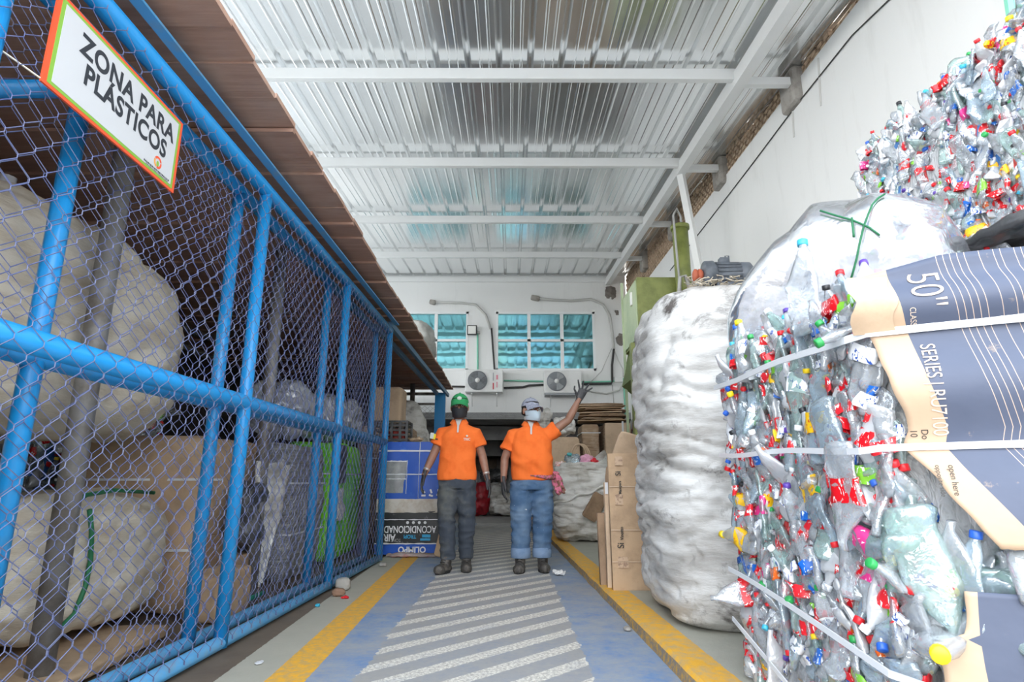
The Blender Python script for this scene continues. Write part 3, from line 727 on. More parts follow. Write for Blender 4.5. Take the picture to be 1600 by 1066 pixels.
# torn kraft corner flap
mb = MB(); mb.grid(lambda u, v: wrap_pt(-.03 + u*.10 + .02*noise.noise(V((v*3, 0, 4))), 1.262 + v*.16, .014 + .03*(1-u)*v), 10, 10); mb.build('torn_flap', KRAFTL, b1, True)
for z in ST[:2]:
    p = [(.955, 2.76, z+.03)] + [(.950, 2.74-1.10*k/8, z + .03 - .03*k/8 - .006*math.sin(k)) for k in range(1, 9)] + [wrap_pt(s, z + .012*s, .014) for s in (.0,.06,.15,.3,.5,.75,.95)]
    strap(p, .0105 if z > 1 else .009).build('strap', STRAP, b1)
strap([(.950, 2.74-1.10*k/8, .50 - .10*(k/8)**1.3) for k in range(9)] + [wrap_pt(s, .40-.10*s, .02) for s in (.03,.09,.12)], .009).build('strap', STRAP, b1)
strap([(.950, 2.74-1.0*k/8, .30 - .22*(k/8)) for k in range(9)], .009).build('strap', STRAP, b1)
# hand placed bottles that stand out on the big bale
rr = random.Random(5); L0 = V(b1.location)
def special(pos, axis, out, cap, lab, tint, var, sc=1.0): put_bottle(b1, frame_M(V(pos)-L0, axis, 0, out, sc), rr, cap, lab, tint, var)
special((.95,1.74,.98), (0,.05,-1), (-1,-.3,0), False, 0, 0, 1, 1.0); special((1.02,1.59,.81), (.15,-.1,-1), (-.6,-1,0), False, False, 2, 5, 1.0)
special((1.17,1.47,.655), (1,-.4,.0), (-.4,-1,.2), False, 4, 0, 1, 1.2); special((1.08,1.66,.50), (-.5,-.9,0), (0,0,1), 4, False, 0, 2, 1.25)
special((.97,1.88,1.34), (.1,.1,1), (-1,-.4,0), 5, False, 0, 1, 1.1); special((1.0,2.52,1.30), (.0,.1,1), (-1,0,0), 1, False, 1, 0); special((.95,2.38,1.31), (0,.1,1), (-1,0,0), 4, 1, 0, 2)
special((1.0,2.52,.62), (-.25,.9,.1), (-1,0,.2), 4, 3, 0, 0)
# stack behind: three bales against the wall
b2 = thing('bottle_bale', 'high bale of crushed bottles on top of the stack by the right wall', 'bale', (2.48, 2.65, 1.94), 'bales of crushed bottles on the kerb')
pet_bale(b2, [((2.12,3.30,1.96),(0,-1.55,0),(0,0,.82),(-1,0,0),7), ((2.13,3.30,2.76),(.5,0,0),(0,-1.5,0),(0,0,1),1.5), ((2.14,3.3,1.98),(.5,0,0),(0,0,.8),(0,1,0),.4)], 100, 640, 23, blob((2.49,2.56,2.36), (.345,.76,.40), 8, 14, .03, 4, 8), .74)
b3 = thing('bottle_bale', 'lower bale of bluish bottles showing between the clear bag and wrapped bale', 'bale', (2.48, 2.65, 1.0), 'bales of crushed bottles on the kerb')
pet_bale(b3, [((2.12,3.0,1.35),(0,-1.2,0),(0,0,.50),(-1,0,0),3)], 40, 50, 31, blob((2.49,2.56,1.42), (.34,.74,.40), 8, 12, .03, 4, 9), .7)
blob((2.20,2.50,1.905), (.17,.42,.035), 4, 14, .02, 9, 4, (1,1,1), .015).build('folded_film', DARKP, b3, True)
b4 = card_bale('bottle_bale', 'lowest bale of the stack by the right wall', (2.14,1.85,KZ), (2.82,3.3,1.0), CORE, 'bale', 4)
# big clear bag lying on the front bale
def ridge(s):
    P = [(0,(1.13,2.93,1.66)),(.2,(1.26,2.82,1.86)),(.45,(1.47,2.62,2.13)),(.7,(1.66,2.46,2.12)),(.9,(1.86,2.36,2.03)),(1,(1.93,2.32,1.90))]
    for (a, p), (b, q) in zip(P, P[1:]):
        if s <= b: k = (s-a)/(b-a); return V(p)*(1-k) + V(q)*k
    return V(P[-1][1])
def bagpt(u, v):
    s = v; c0 = ridge(s); zb = 1.50 if s > .25 else 1.50 - .12*(1-s/.25); w = .30*math.sqrt(max(.0, 1-(2*s-1)**6)) + .01
    a = u*2*PI; hh = (c0.z-zb)/2*max(.02, math.sqrt(max(0, 1-(2*s-1)**8))); cz = (c0.z+zb)/2
    nx, ny = -.62, -.78
    ca, sa = math.cos(a), math.sin(a); ca = math.copysign(abs(ca)**.8, ca); sa = math.copysign(abs(sa)**.8, sa)
    p = V((c0.x + nx*w*ca, c0.y + ny*w*ca, cz + hh*sa)); d = V((nx*ca, ny*ca, sa))
    q = p*2.6; k = .035*fbm(q, 2) - .022*(1-min(1, 4*abs(noise.noise(p*2.4 + V((4,4,1))))))
    return p + d*k
bagr = thing('clear_bag', 'big clear plastic bag tied with green twine on the front bale', 'bag', (1.55, 2.6, 1.45))
mb = MB(); mb.grid(bagpt, 96, 90, closed=True); mb.build('film', FILM, bagr, True)
def onbag(s, a, off=.012):
    p = bagpt(a, s); q = ridge(s); q.z = 1.8; return p + (p-q).normalized()*off
tw = MB(); tw.tube([onbag(.50+.03*k, .10-.014*k) for k in range(8)], .0045, 5); tw.tube([onbag(.74-.02*k, .11-.022*k) for k in range(9)], .0045, 5); tw.tube([onbag(.62, .05-.006*k) for k in range(8)], .005, 5)
tw.build('twine', GREENT, bagr, True)
rt = thing('plastic_bottle', 'white capped clear bottle pressed inside the big clear bag', 'bottle', (1.62, 2.28, 1.84))
MB().lathe([(.03,0),(.034,.01),(.034,.14),(.022,.17),(.017,.18),(.017,.20)], 14, Mx.Translation((1.60,2.27,1.94)) @ Euler((2.2,0.75,0)).to_matrix().to_4x4()).build('body', PET[3], rt, True)
MB().lathe([(.002,.20),(.026,.20),(.028,.205),(.028,.228),(.02,.23)], 14, Mx.Translation((1.60,2.27,1.94)) @ Euler((2.2,0.75,0)).to_matrix().to_4x4()).build('cap', CAPC[2], rt, True)
# tall bulk sack
def bulk(q, p):
    t_ = (q.z+1.0)/2.0                                  # 0 foot .. 1 top
    k = 1.0 + .035*math.sin(t_*PI) - .07*max(0, t_-.84)/.16 - .07*max(0, .08-t_)/.08
    w = q.z + .10*noise.noise(V((q.x*2.2, q.y*2.2, q.z*1.2))) + .12*q.x; fold = sum(-a*(1-min(1, g*abs(noise.noise(V((q.x*b+7, q.y*b, w*c_+a*90))))))**2 for a, b, c_, g in ((.038, .7, 3.6, 3.2), (.026, 1.0, 8.5, 3.4), (.016, 1.6, 17, 3.0)))*(1.1-.5*max(0, t_-.6)/.4)
    hy = max(1e-6, math.hypot(p.x, p.y)); ca, sa = (abs(p.x)/hy, abs(p.y)/hy) if hy > 1e-3 else (.707, .707); k *= (ca**15+sa**15)**(1/15)/(ca**3.4+sa**3.4)**(1/3.4)
    l = math.hypot(q.x, q.y); k += fold/max(l, .2)*1.2
    return V((q.x*k + .02*noise.noise(V((0,0,q.z*2))), q.y*k, q.z + (.04*noise.noise(V((q.x*4, q.y*4, 1))) if t_ > .9 else 0)))
bs = thing('bulk_sack', 'tall dirty white bulk sack standing on the kerb beside the bottle bale', 'sack', (1.46, 3.95, KZ))
blob((1.475,3.93,1.055), (.60,.60,.985), 15.0, 80, .022, 1.5, 2, (1,1,2.0), 0, bulk).build('sack_body', SACKD, bs, True)
mb = MB(); r4 = random.Random(4)
for k in range(70):
    a = r4.uniform(.0, 1.0); p = V((1.12 + a*.65, 3.50 + r4.uniform(-.06,.12), 2.045 + .02*a + r4.uniform(0,.02))); q = [p]
    for _ in range(4): q.append(q[-1] + V((r4.uniform(-.05,.05), r4.uniform(-.03,.03), r4.uniform(-.015,.022))))
    mb.tube(q, r4.uniform(.002,.005), 4)
mb.build('frayed_rim', mat('frayed fibres', (.50,.44,.34), .9, color2=(.24,.2,.16), vscale=14), bs, True)
# green baling press
GP = mat('olive green press paint', '#7f8748', .5, color2='#687038', vscale=3.5, bump=.08); GPL = mat('pale green panel', '#a9b795', .5, color2='#97a886', vscale=3)
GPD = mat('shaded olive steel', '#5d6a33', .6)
pr = thing('baling_press', 'olive green baling press with motor behind the tall bulk sack', 'press', (2.0, 6.9, KZ))
MB().box((1.62,6.15,KZ), (2.62,7.55,2.78)).build('press_body', GP, pr)
MB().box((1.57,7.02,2.55), (2.20,7.95,3.34)).build('control_box', [GP], pr)
MB().box((1.555,7.06,2.58), (1.572,7.92,3.31)).build('side_panel', GPL, pr); MB().box((1.535,7.25,3.05), (1.556,7.31,3.22)).build('panel_handle', mat('white handle', (.8,.8,.78), .4), pr)
MB().add([(1.50,6.95,2.1),(1.50,7.9,2.1),(1.60,7.9,2.55),(1.60,6.95,2.55),(1.62,6.95,2.0),(1.62,7.9,2.0)], [(0,1,2,3),(0,3,4),(1,5,2),(4,5,1,0)]).build('chute', GPD, pr)
MB().box((1.46,7.0,KZ), (1.58,7.12,2.5)).build('post', GP, pr); MB().box((1.535,7.86,KZ), (1.565,7.9,3.55)).build('post', GPL, pr)
MB().tube([(2.10,6.85,2.7),(2.10,6.85,3.92)], .095, 20).build('cylinder', GP, pr, True)
MB().lathe([(.05,0),(.115,.0),(.115,.05),(.05,.06)], 20, Mx.Translation((2.10,6.85,3.90))).build('cylinder_cap', GP, pr, True)
gm = mat('grey motor paint', '#6f7680', .45, color2='#5a6068', vscale=6)
mb = MB(); Mm = Mx.Translation((2.12,6.2,3.09)) @ Mx.Rotation(PI/2, 4, 'Y')
mb.lathe([(.06,0),(.14,.01),(.145,.10),(.12,.12),(.12,.40),(.13,.41),(.13,.5),(.10,.53)], 20, Mm)
for k in range(16):
    a = 2*PI*k/16; mb.obox((2.12+.26, 6.2+.125*math.cos(a), 3.09+.125*math.sin(a)), (.26,.012,.03), (a,0,0))
mb.box((2.25,6.1,2.78),(2.55,6.3,2.97)); mb.obox((2.36,6.2,3.24),(.10,.08,.06)); mb.tube([(2.40,6.2,3.22),(2.38,6.2,3.30),(2.42,6.2,3.30),(2.42,6.2,3.22)],.008,6)
mb.build('motor', gm, pr, True)
MB().lathe([(.05,0),(.07,.01),(.07,.03),(.055,.035),(.055,.05),(.07,.055),(.07,.08),(.05,.1)], 14, Mx.Translation((2.02,6.22,3.08)) @ Mx.Rotation(PI/2,4,'Y')).build('coupling', mat('rusty orange coupling', '#c0664a', .6), pr, True)
hose = mat('grey hose', (.35,.35,.34), .5)
MB().tube([(1.98,6.5,2.78),(1.92,6.45,2.98),(1.94,6.45,3.14),(2.0,6.45,3.16),(2.06,6.48,3.0),(2.08,6.5,2.8)], .022, 8).build('hose', hose, pr, True)
MB().tube([(2.03,6.75,3.0),(2.0,6.72,3.6),(2.0,6.75,4.05),(2.06,6.8,4.16),(2.12,6.85,4.08),(2.12,6.85,3.95)], .014, 8).build('hose', hose, pr, True)
MB().tube([(2.16,6.8,3.12),(2.3,6.6,3.14),(2.44,6.45,3.13)], .02, 8).build('hose', hose, pr, True)
MB().obox((1.98,6.5,2.86),(.12,.12,.16),(0,0,.3),0,.02).build('valve_block', DARKP, pr)
# flattened boxes standing against the sack
def flatbox(label, x0, x1, y, z1, t_, tilt, mt, marks=(), lean=0.0, z0=KZ):
    root = thing('flattened_box', label, 'cardboard box', ((x0+x1)/2, y, z0), 'flattened boxes standing by the bulk sack'); root.rotation_euler = (lean, tilt, 0)
    W, H = x1-x0, z1-z0; L = V(root.location)
    mb = MB(); mb.grid(lambda u, v: V((-W/2+u*W, -t_/2 + .006*noise.noise(V((u*3, v*5, x0*9))), v*H)), 8, 16); mb.grid(lambda u, v: V((W/2-u*W, t_/2, v*H)), 8, 16)
    mb.add([(-W/2,-t_/2,0),(-W/2,t_/2,0),(-W/2,t_/2,H),(-W/2,-t_/2,H),(W/2,-t_/2,0),(W/2,t_/2,0),(W/2,t_/2,H),(W/2,-t_/2,H)], [(0,3,2,1),(4,5,6,7),(3,7,6,2),(0,1,5,4)])
    o = mb.build('panel', mt, None, True); o.parent = root
    for nm, mm, (a, b, c, d) in marks:
        q = MB().box((a,-t_/2-.011,c),(b,-t_/2-.008,d)).build(nm, mm, None); q.parent = root
    return root
mk = mat('faded brown print', (.30,.2,.14), .8, color2=(.50,.36,.25), vscale=30, amt=(.4,.5)); tp = mat('brown packing tape', (.44,.32,.21), .35); crease = mat('fold line', (.55,.42,.31), .8)
bx = flatbox('tall flattened brown box with printed marks leaning against the bulk sack', .775, 1.20, 4.80, 1.085, .05, 0, KRAFT, [('printed_mark', mk, (-.16,-.10,.92,.99)), ('printed_mark', mk, (-.17,-.11,.62,.70)), ('printed_mark', mk, (-.17,-.09,.16,.24)), ('fold', crease, (-.212,.212,.43,.437)), ('fold', crease, (-.212,.212,.20,.206)), ('fold', crease, (-.212,.212,.755,.76))], -.03)
def flat_text(txt, x, z, size, parent, rot=PI/2):
    vs, fs = text_geo(txt, size, .001, .9, 'LEFT'); m = MB(); m.add([(x - p.y, -.0375, z + p.x) for p in vs], fs); o = m.build('lettering', mat('black print', (.04,.035,.03), .6), None); o.parent = parent
flat_text('Si', -.12, .30, .07, bx); flat_text('Vinotto', -.12, .36, .035, bx); flat_text('Si', -.12, .84, .06, bx); flat_text('Mampara', -.12, .70, .03, bx)
flatbox('narrow flattened brown box with white edge behind the tall flattened box', .755, 1.1, 4.93, .86, .06, .0, KRAFTL, [('white_panel', SGN, (-.17,-.11,.70,.79))])
flatbox('darker flattened box low behind the two others', .72, 1.05, 5.06, .62, .06, -.02, KRAFTD)
def scrap(label, c, size, rot, mt=KRAFT, seed=1, cat='cardboard', nm='cardboard_sheet', group=None):
    mb = MB(); blob((0,0,0), [q/2 for q in size], 10, 10, min(.012, .22*min(size)), 5, seed, mb=mb); M = Euler(rot).to_matrix(); mb.v = [tuple(V(c) + M @ V(p)) for p in mb.v]
    return tag(mb.build(nm, mt, None, True), label, cat, group)
scrap('torn cardboard flap leaning over the top of the tall flattened box', (1.04,5.22,1.10), (.30,.03,.34), (.35,.3,.1), KRAFTL, 3)
scrap('upright crumpled cardboard behind the flattened boxes and bulk sack', (1.03,5.35,.55), (.36,.3,.94), (.0,.04,.2), KRAFT, 5)
scrap('small torn brown box leaning on the full white sack', (1.12,8.16,.54), (.20,.06,.36), (.15,.5,.2), KRAFTD, 7)
# full sack further back with its open top
s2 = thing('bulk_sack', 'full grey white sack with plastics showing at its open top', 'sack', (1.03, 8.75, KZ))
blob((1.03,8.75,.60), (.47,.5,.54), 4.2, 44, .045, 2.6, 5, (1,1,2.2), .035).build('sack_body', SACKW, s2, True)
mb = MB(); mb.grid(lambda u, v: V((1.05 + (.40-.07*v)*math.cos(u*2*PI), 8.72 + (.42-.05*v)*math.sin(u*2*PI), 1.02 + v*(.10 + .17*max(0, math.cos(u*2*PI-.25))**2) + .035*fbm(V((u*9, v*2, 3)), 2))), 48, 6, closed=True); mb.build('open_rim', SACKW, s2, True)
mb = MB(); pts = [(.55+.95*k/20, 8.25 - .02, .55 + .32*k/20) for k in range(21)]; mb.tube([(x, 8.75-math.sqrt(max(.01, .5**2-((x-1.03)*.85)**2))-.03, z+.02*math.sin(k)) for k, (x, _, z) in enumerate(pts)], .016, 6); mb.build('tie_fold', SACKW, s2, True)
r6 = random.Random(8)
for nm, lab, c, h, m_ in (('plastic_jug', 'clear bluish jug lying in the open white sack', (.88,8.55,1.14), (.12,.1,.10), PET[1]), ('plastic_wrap', 'pink crumpled wrapper in the open white sack', (1.08,8.55,1.15), (.10,.1,.075), mat('pink wrap', '#e2a6c0', .35, bump=.4, bscale=20)), ('plastic_wrap', 'red crumpled wrapper in the open white sack', (1.19,8.5,1.13), (.06,.08,.05), mat('red wrap', '#d92b3a', .35, bump=.4, bscale=20)), ('plastic_tray', 'white and orange tray in the open white sack', (.70,8.6,1.09), (.08,.08,.05), mat('white tray', '#ece6e2', .4, color2='#e2542c', vscale=10))):
    tag(blob(c, h, 3, 12, .03, 11, r6.randrange(50), ridge=.02).build(nm, m_, None, True), lab, 'plastic')
tag(MB().lathe([(.03,0),(.035,0),(.035,.03),(.03,.03)], 12, Mx.Translation((.83,8.47,1.22)) @ Mx.Rotation(.4,4,'X')).build('jug_collar', mat('teal collar', '#4aa6a8', .4), None, True), 'teal ring collar on the clear bluish jug', 'plastic')
hb = MB()
for k in range(3): hb.tube([(1.0+.03*k+.10*math.cos(a)*1.2, 8.85+.03*k, 1.18+.22*math.sin(a)) for a in [PI*q/10 for q in range(11)]], .012, 6)
tag(hb.build('handle_loop', KRAFTL, None, True), 'looped pale straps above the open white sack', 'strap')
# cardboard and boxes further back on the right
card_bale('cardboard_box', 'wide brown box behind the full white sack', (.66,10.4,KZ), (1.21,11.0,1.62), KRAFTL, 'box', 3, amp=.012)
card_bale('cardboard_bale', 'pressed cardboard bale with strap against the right end of the aisle', (1.27,10.6,KZ), (1.58,11.3,1.86), LAYER, 'bale', 6, (1.7,.9), 'cardboard bales at the back right')
bb = card_bale('cardboard_bale', 'pale cardboard bale with upright white strap beside the press post', (1.65,10.5,KZ), (2.12,11.3,1.88), LAYER, 'bale', 9, (), 'cardboard bales at the back right')
MB().box((1.66,10.455,1.0),(2.10,10.475,1.86)).build('front_panel', KRAFTL, bb); MB().box((1.95,10.44,.9),(1.98,10.455,1.89)).build('strap', STRAP, bb)
r7 = random.Random(12)
for k in range(9):
    scrap('flat cardboard sheet %s in the pile on top of the cardboard bales' % ('lowest', 'second lowest', 'third lowest', 'fourth lowest', 'middle', 'fourth highest', 'third highest', 'second highest', 'topmost')[k], (1.66+r7.uniform(-.06,.06), 10.85, 1.925+.036*k), (.85+r7.uniform(-.25,.15), .6, .022), (r7.uniform(-.03,.03), r7.uniform(-.02,.02), r7.uniform(-.12,.12)), (KRAFT, KRAFTL, KRAFTD)[k % 3], k, 'cardboard', group='flat cardboard pile')
tag(blob((.95,10.6,1.80), (.22,.2,.17), 2.6, 22, .07, 4, 6, ridge=.04).build('plastic_sack', SACKW, None, True), 'small white plastic sack on the wide brown box', 'sack')
tag(blob((.55,11.6,2.05), (.26,.2,.22), 2.6, 22, .08, 4, 9, ridge=.04).build('plastic_sack', SACKW, None, True), 'pale crumpled sack high behind the man in blue jeans', 'sack')
card_bale('cardboard_bale', 'tall cardboard bale under the pale sack behind the man in blue jeans', (.2,11.3,KZ), (.62,12.1,1.86), LAYER, 'bale', 15, (), 'cardboard bales at the back right')
b5 = thing('bottle_bale', 'small far bale of mixed bottles beside the green press post', 'bale', (2.42, 10.7, KZ), 'bales of crushed bottles on the kerb')
pet_bale(b5, [((2.24,10.45,1.1),(.34,0,0),(0,0,.95),(0,-1,0),3)], 30, 40, 41, blob((2.46,10.9,1.05), (.24,.4,.98), 8, 10, .03, 4, 19), .7)
# small litter by the kerb
tag(blob((.47,6.0,.03), (.07,.06,.03), 2.4, 12, .03, 14, 3, ridge=.02).build('paper_scrap', mat('white scrap', (.75,.75,.74), .7), None, True), 'crumpled white plastic scrap on the lane beside the kerb', 'litter')
tag(blob((.80,3.85,.012), (.022,.03,.012), 2.6, 8, .006, 30, 8).build('stone', conc, None, True), 'small grey stone against the yellow kerb', 'stone').location = (-.1,0,0)
# ---------------------------------------------------------------- inside the cage
def simple_sack(name, label, c, half, e, n, amp, freq, seed, an, ridge, mt, group='sacks inside the cage', twine=None):
    root = thing(name, label, 'sack', (c[0], c[1], c[2]-half[2]), group)
    blob(c, half, e, n, amp, freq, seed, an, ridge).build('sack_body', mt, root, True)
    for t_ in twine or (): MB().tube(t_, .012, 6).build('twine', GREENT, root, True)
    return root
simple_sack('bulk_sack', 'huge cream sack high in the cage behind the leaning blue post', (-2.86,3.12,1.68), (.73,.95,.60), 4.2, 44, .05, 1.7, 3, (1,1,1.5), .022, SACKB)
def face_line(pts, x=-2.12): return [(x + .012*noise.noise(V((y*4, z*4, 0))), y, z) for y, z in pts]
simple_sack('bulk_sack', 'cream sack with dark green seam twine low behind the fence', (-2.60,3.47,.44), (.46,.64,.37), 4.6, 40, .04, 2.4, 6, (1,1,1.4), .018, SACKB,
  twine=[face_line([(3.13,.73),(3.17,.62),(3.20,.48),(3.20,.36),(3.14,.24),(3.02,.17),(2.95,.10)], -2.13), [(-2.13,3.0,.76),(-2.2,3.2,.80),(-2.25,3.5,.82),(-2.2,3.8,.80)]])
simple_sack('bulk_sack', 'dim cream sack at the near left corner of the cage', (-2.72,2.26,.52), (.52,.48,.50), 4, 36, .05, 2.2, 9, (1,1,1.4), .02, SACKB, twine=[[(-2.20,2.35+.08*k,.86-.05*k) for k in range(5)], [(-2.20,2.40+.08*k,.80-.05*k) for k in range(5)]])
scrap('brown cardboard sheet on the floor under the cream sack', (-2.35,3.2,.035), (.9,1.1,.05), (0,0,.1), KRAFT, 2)
b6 = thing('bottle_bale', 'dim bale of dark and coloured bottles at the back of the cage', 'bale', (-3.9, 5.0, 0))
pet_bale(b6, [((-3.34,5.85,.55),(0,-1.7,0),(0,0,1.0),(1,0,0),5)], 60, 70, 51, blob((-3.93,5.0,.78), (.55,.82,.78), 8, 12, .03, 4, 29), 1.0)
cb = card_bale('cardboard_bale', 'brown cardboard bale inside the cage between double fence posts', (-3.1,4.20,.0), (-2.14,5.50,1.19), KRAFT, 'bale', 21, (.88,.42), 'cardboard bales inside the cage', amp=.03)
MB().box((-2.118,4.25,.1),(-2.105,4.85,.5)).build('loose_panel', KRAFTD, cb); MB().obox((-2.09,5.0,.80),(.02,.6,.5),(.15,0,0)).build('loose_panel', KRAFTL, cb)
card_bale('cardboard_box', 'opened brown box in front of the cardboard bale in the cage', (-2.05,4.0,.0), (-1.82,4.5,.30), KRAFT, 'box', 22)
tag(blob((-2.0,4.72,.62), (.12,.22,.24), 3, 22, .05, 5, 3, ridge=.03).build('plastic_sack', DARKP, None, True), 'black plastic sack hanging against the cage cardboard bale', 'sack')
card_bale('cardboard_sheet', 'dark brown cardboard standing below the black plastic sack', (-2.10,4.5,.0), (-1.96,5.0,.34), KRAFTD, 'cardboard', 24)
sw = MB()
sw.grid(lambda u, v: V((-1.93+.03*noise.noise(V((u*4,v*6,1))), 4.92 + (.14+.20*v)*(2*u-1)*(1 if v > .5 else .3+1.4*v) + .12*v, .10 + .92*v + .06*noise.noise(V((u*5,v*3,2))))), 16, 26)
o = sw.build('white_film', SACKW, None, True); so_ = o.modifiers.new('t', 'SOLIDIFY'); so_.thickness = .03; tag(o, 'white wrinkled plastic film hanging down from the cage cardboard', 'plastic')
card_bale('film_bale', 'grey bale of pressed plastic film beside the lime green bale', (-2.75,5.60,.0), (-1.98,6.55,1.22), GLAYER, 'bale', 26, (.85,.4), amp=.035)
LIME = mat('lime green bag', '#86e62c', .5, color2='#62c41c', vscale=5, bump=.5, bscale=12)
gb = card_bale('bag_bale', 'bright lime green bale near the far fence post', (-2.5,6.72,.02), (-1.93,7.95,1.30), LIME, 'bale', 27, (.95,), amp=.03)
MB().box((-1.955,6.74,.85),(-1.905,7.08,1.27)).build('black_panel', DARKP, gb)
tag(blob((-1.92,6.85,.62), (.07,.14,.18), 3, 16, .03, 7, 5, ridge=.02).build('plastic_film', SACKW, None, True), 'white crumpled film stuck to the lime green bale', 'plastic')
blub = mat('royal blue print', '#1c56bb', .45, color2='#3a70c6', vscale=9, amt=(.58,.72), bump=.15, bscale=10)
for lab, c, h, sd in (('grey film sack on top of the grey film bale', (-2.35,6.15,1.58), (.36,.42,.30), 4), ('pale film sack heaped above the lime green bale', (-2.26,7.02,1.60), (.33,.36,.28), 8), ('grey film sack farthest along the cage heap', (-2.2,7.72,1.62), (.28,.32,.30), 11)):
    tag(blob(c, h, 2.8, 28, .06, 3, sd, ridge=.04).build('film_sack', FILMG, None, True), lab, 'sack', 'film sacks on the cage bales')
r9 = random.Random(2)
mb = MB(); mb.tube([(-2.45,2.62,2.02),(-2.42,2.62,2.30)], .035, 10); tag(mb.build('white_tube', SGN, None, True), 'short white tube hanging behind the sign in the cage', 'tube').rotation_euler = (0,0,0)
for k, (y, z) in enumerate(((3.9,2.45),(5.0,2.2))): tag(MB().tube([(-3.75+.1*k,.12,z),(-3.65+.1*k,7.0,z+.1)], .04, 8).build('scaffold_tube', greym, None, True), ('lower' if k else 'upper') + ' dark tube crossing the shadows inside the cage', 'tube')
tag(MB().tube([(-1.86,4.2,.05),(-1.84,4.75,.06)], .018, 8).build('green_hose', mat('teal hose', '#1f8f78', .45), None, True), 'short teal hose lying inside the fence foot', 'hose')
r11 = random.Random(6)
for k, lab in enumerate(('white scrap beside the drain, nearest the camera', 'rust scrap in the drain by the third post', 'broken concrete lump in the drain by the third post', 'grey stone lying in the drain before the blue bale', 'teal cap in the drain by the third post', 'red scrap in the drain by the third post')):
    y = (3.2, 4.95, 5.2, 6.6, 4.55, 4.85)[k]; x = FX(y) + (.30,.16,.12,.13,.13,.24)[k]; h = ((.02,.03,.006),(.05,.04,.03),(.06,.05,.05),(.04,.03,.02),(.018,.018,.012),(.03,.02,.01))[k]
    tag(blob((x,y,h[2]), h, 3, 10, .006, 30, k+3, ridge=.004).build(('paper_scrap','stone','stone','stone','plastic_bit','paper_scrap')[k], (SGN, mat('rusty bits', (.25,.15,.1), .9), conc, conc, CAPC[5], CAPC[0])[k], None, True), lab, ('litter','litter','stone','stone','cap','litter')[k])
# bale wrapped in air conditioner boxes at the end of the fence
X0, X1, YF = -1.62, -.86, 7.50
ab = thing('cardboard_bale', 'blue cardboard bale with upside down air conditioner box print behind the man in black mask', 'bale', ((X0+X1)/2, 8.1, 0), 'cardboard bales by the fence end')
blob(((X0+X1)/2+.05, YF+.62, .68), ((X1-X0)/2+.04, .60, .675), 12, 22, .02, 4, 8).build('pressed_layers', layer_mat('pressed mixed scrap', (.25,.2,.17), (.55,.5,.46), (.5,.46,.43)), ab, True)
blk = mat('black box print', (.025,.027,.03), .45, color2=(.16,.16,.165), vscale=12, amt=(.60,.72)); gry = mat('grey print', (.24,.25,.26), .5, color2=(.36,.37,.37), vscale=5); pale = mat('pale worn card', (.62,.58,.53), .8, color2=(.48,.40,.32), vscale=7)
def panel(name, mt, x0, x1, z0, z1, off, sd): 
    m = MB(); W = 16; H = 12
    fn = lambda o_: (lambda u, v: V((x0+(x1-x0)*u + .006*noise.noise(V((v*7,sd,1))), YF - off - o_ - .025*math.sin(PI*(.05+.9*u))*math.sin(PI*min(1,max(0,((z0+(z1-z0)*v)-.02)/1.3))) + .010*noise.noise(V((u*4,(z0+(z1-z0)*v)*5,sd))), z0+(z1-z0)*v + .008*noise.noise(V((u*9,sd,v)))))) 
    m.grid(fn(.004), W, H); m.grid(lambda u, v: fn(0)(1-u, v), W, H); return m.build(name, mt, ab, True)
panel('blue_panel', blub, X0, X1+.03, .64, 1.345, .008, 1); panel('pale_strip', pale, X0, X1, .50, .66, .016, 2); panel('black_panel', blk, X0, X1+.0, .13, .515, .012, 3); panel('blue_strip', blub, X0, X1, .02, .145, .016, 4)
panel('grey_picture', gry, -1.58, -1.27, .73, 1.11, .018, 1); panel('white_line', STRAP, X0, X1, .137, .150, .030, 4); panel('white_line', STRAP, X0, X1+.02, 1.225, 1.243, .026, 1); panel('white_line', STRAP, X0, X1+.02, .945, .957, .026, 1); panel('white_line', STRAP, X0, X1, .415, .425, .03, 3); panel('white_line', STRAP, -1.12, -1.112, .67, 1.34, .02, 1)
panel('picture_frame', STRAP, -1.59, -1.265, .89, .90, .024, 1); panel('picture_frame', STRAP, -1.27, -1.26, .72, 1.12, .022, 1); panel('picture_frame', STRAP, -1.58, -1.26, 1.10, 1.115, .022, 1)
def flip_text(txt, size, xr, zb, mt, bold=.002, w=.85):     # upside down, reading from the right
    vs, fs = text_geo(txt, size, bold, w, 'LEFT'); m = MB(); m.add([(xr - p.x, YF-.050, zb - p.y) for p in vs], fs); return m.build('lettering', mt, ab)
wt = mat('white print', (.75,.76,.78), .5); cy = mat('cyan print', '#2c9fd0', .5)
flip_text('ACONDICIONADO', .112, -.885, .345, wt, .002, .70); flip_text('AIRE', .112, -1.37, .25, wt, .003, .80); flip_text('OLIMPO', .095, -1.00, .108, wt, .003, .95)
flip_text('TROPI', .06, -1.12, .245, cy, .002, .9); flip_text('TONE', .05, -1.30, .20, mat('dim print', (.4,.4,.4), .6), .0, .9)
m = MB(); m.box((-1.07,YF-.052,.18),(-.95,YF-.05,.205)); m.box((-1.05,YF-.052,.215),(-.95,YF-.05,.25)); m.build('printed_block', cy, ab)
m = MB(); [m.ball((-1.02-.07*k, YF-.045, .385), (.018,.004,.018), 10) for k in range(4)]; m.build('printed_dots', wt, ab)
m = MB(); [m.obox((-1.05+.09*(k % 3), YF-.045, .70+.05*(k//3)), (.05,.004,.022), (0,.3*k,0)) for k in range(6)]; m.build('printed_signs', wt, ab)
scrap('torn brown corner flap beside the foot of the blue cardboard bale', (-.79,7.36,.13), (.16,.02,.26), (-.25,.25,.2), KRAFT, 9)
sc = MB(); r12 = random.Random(5)
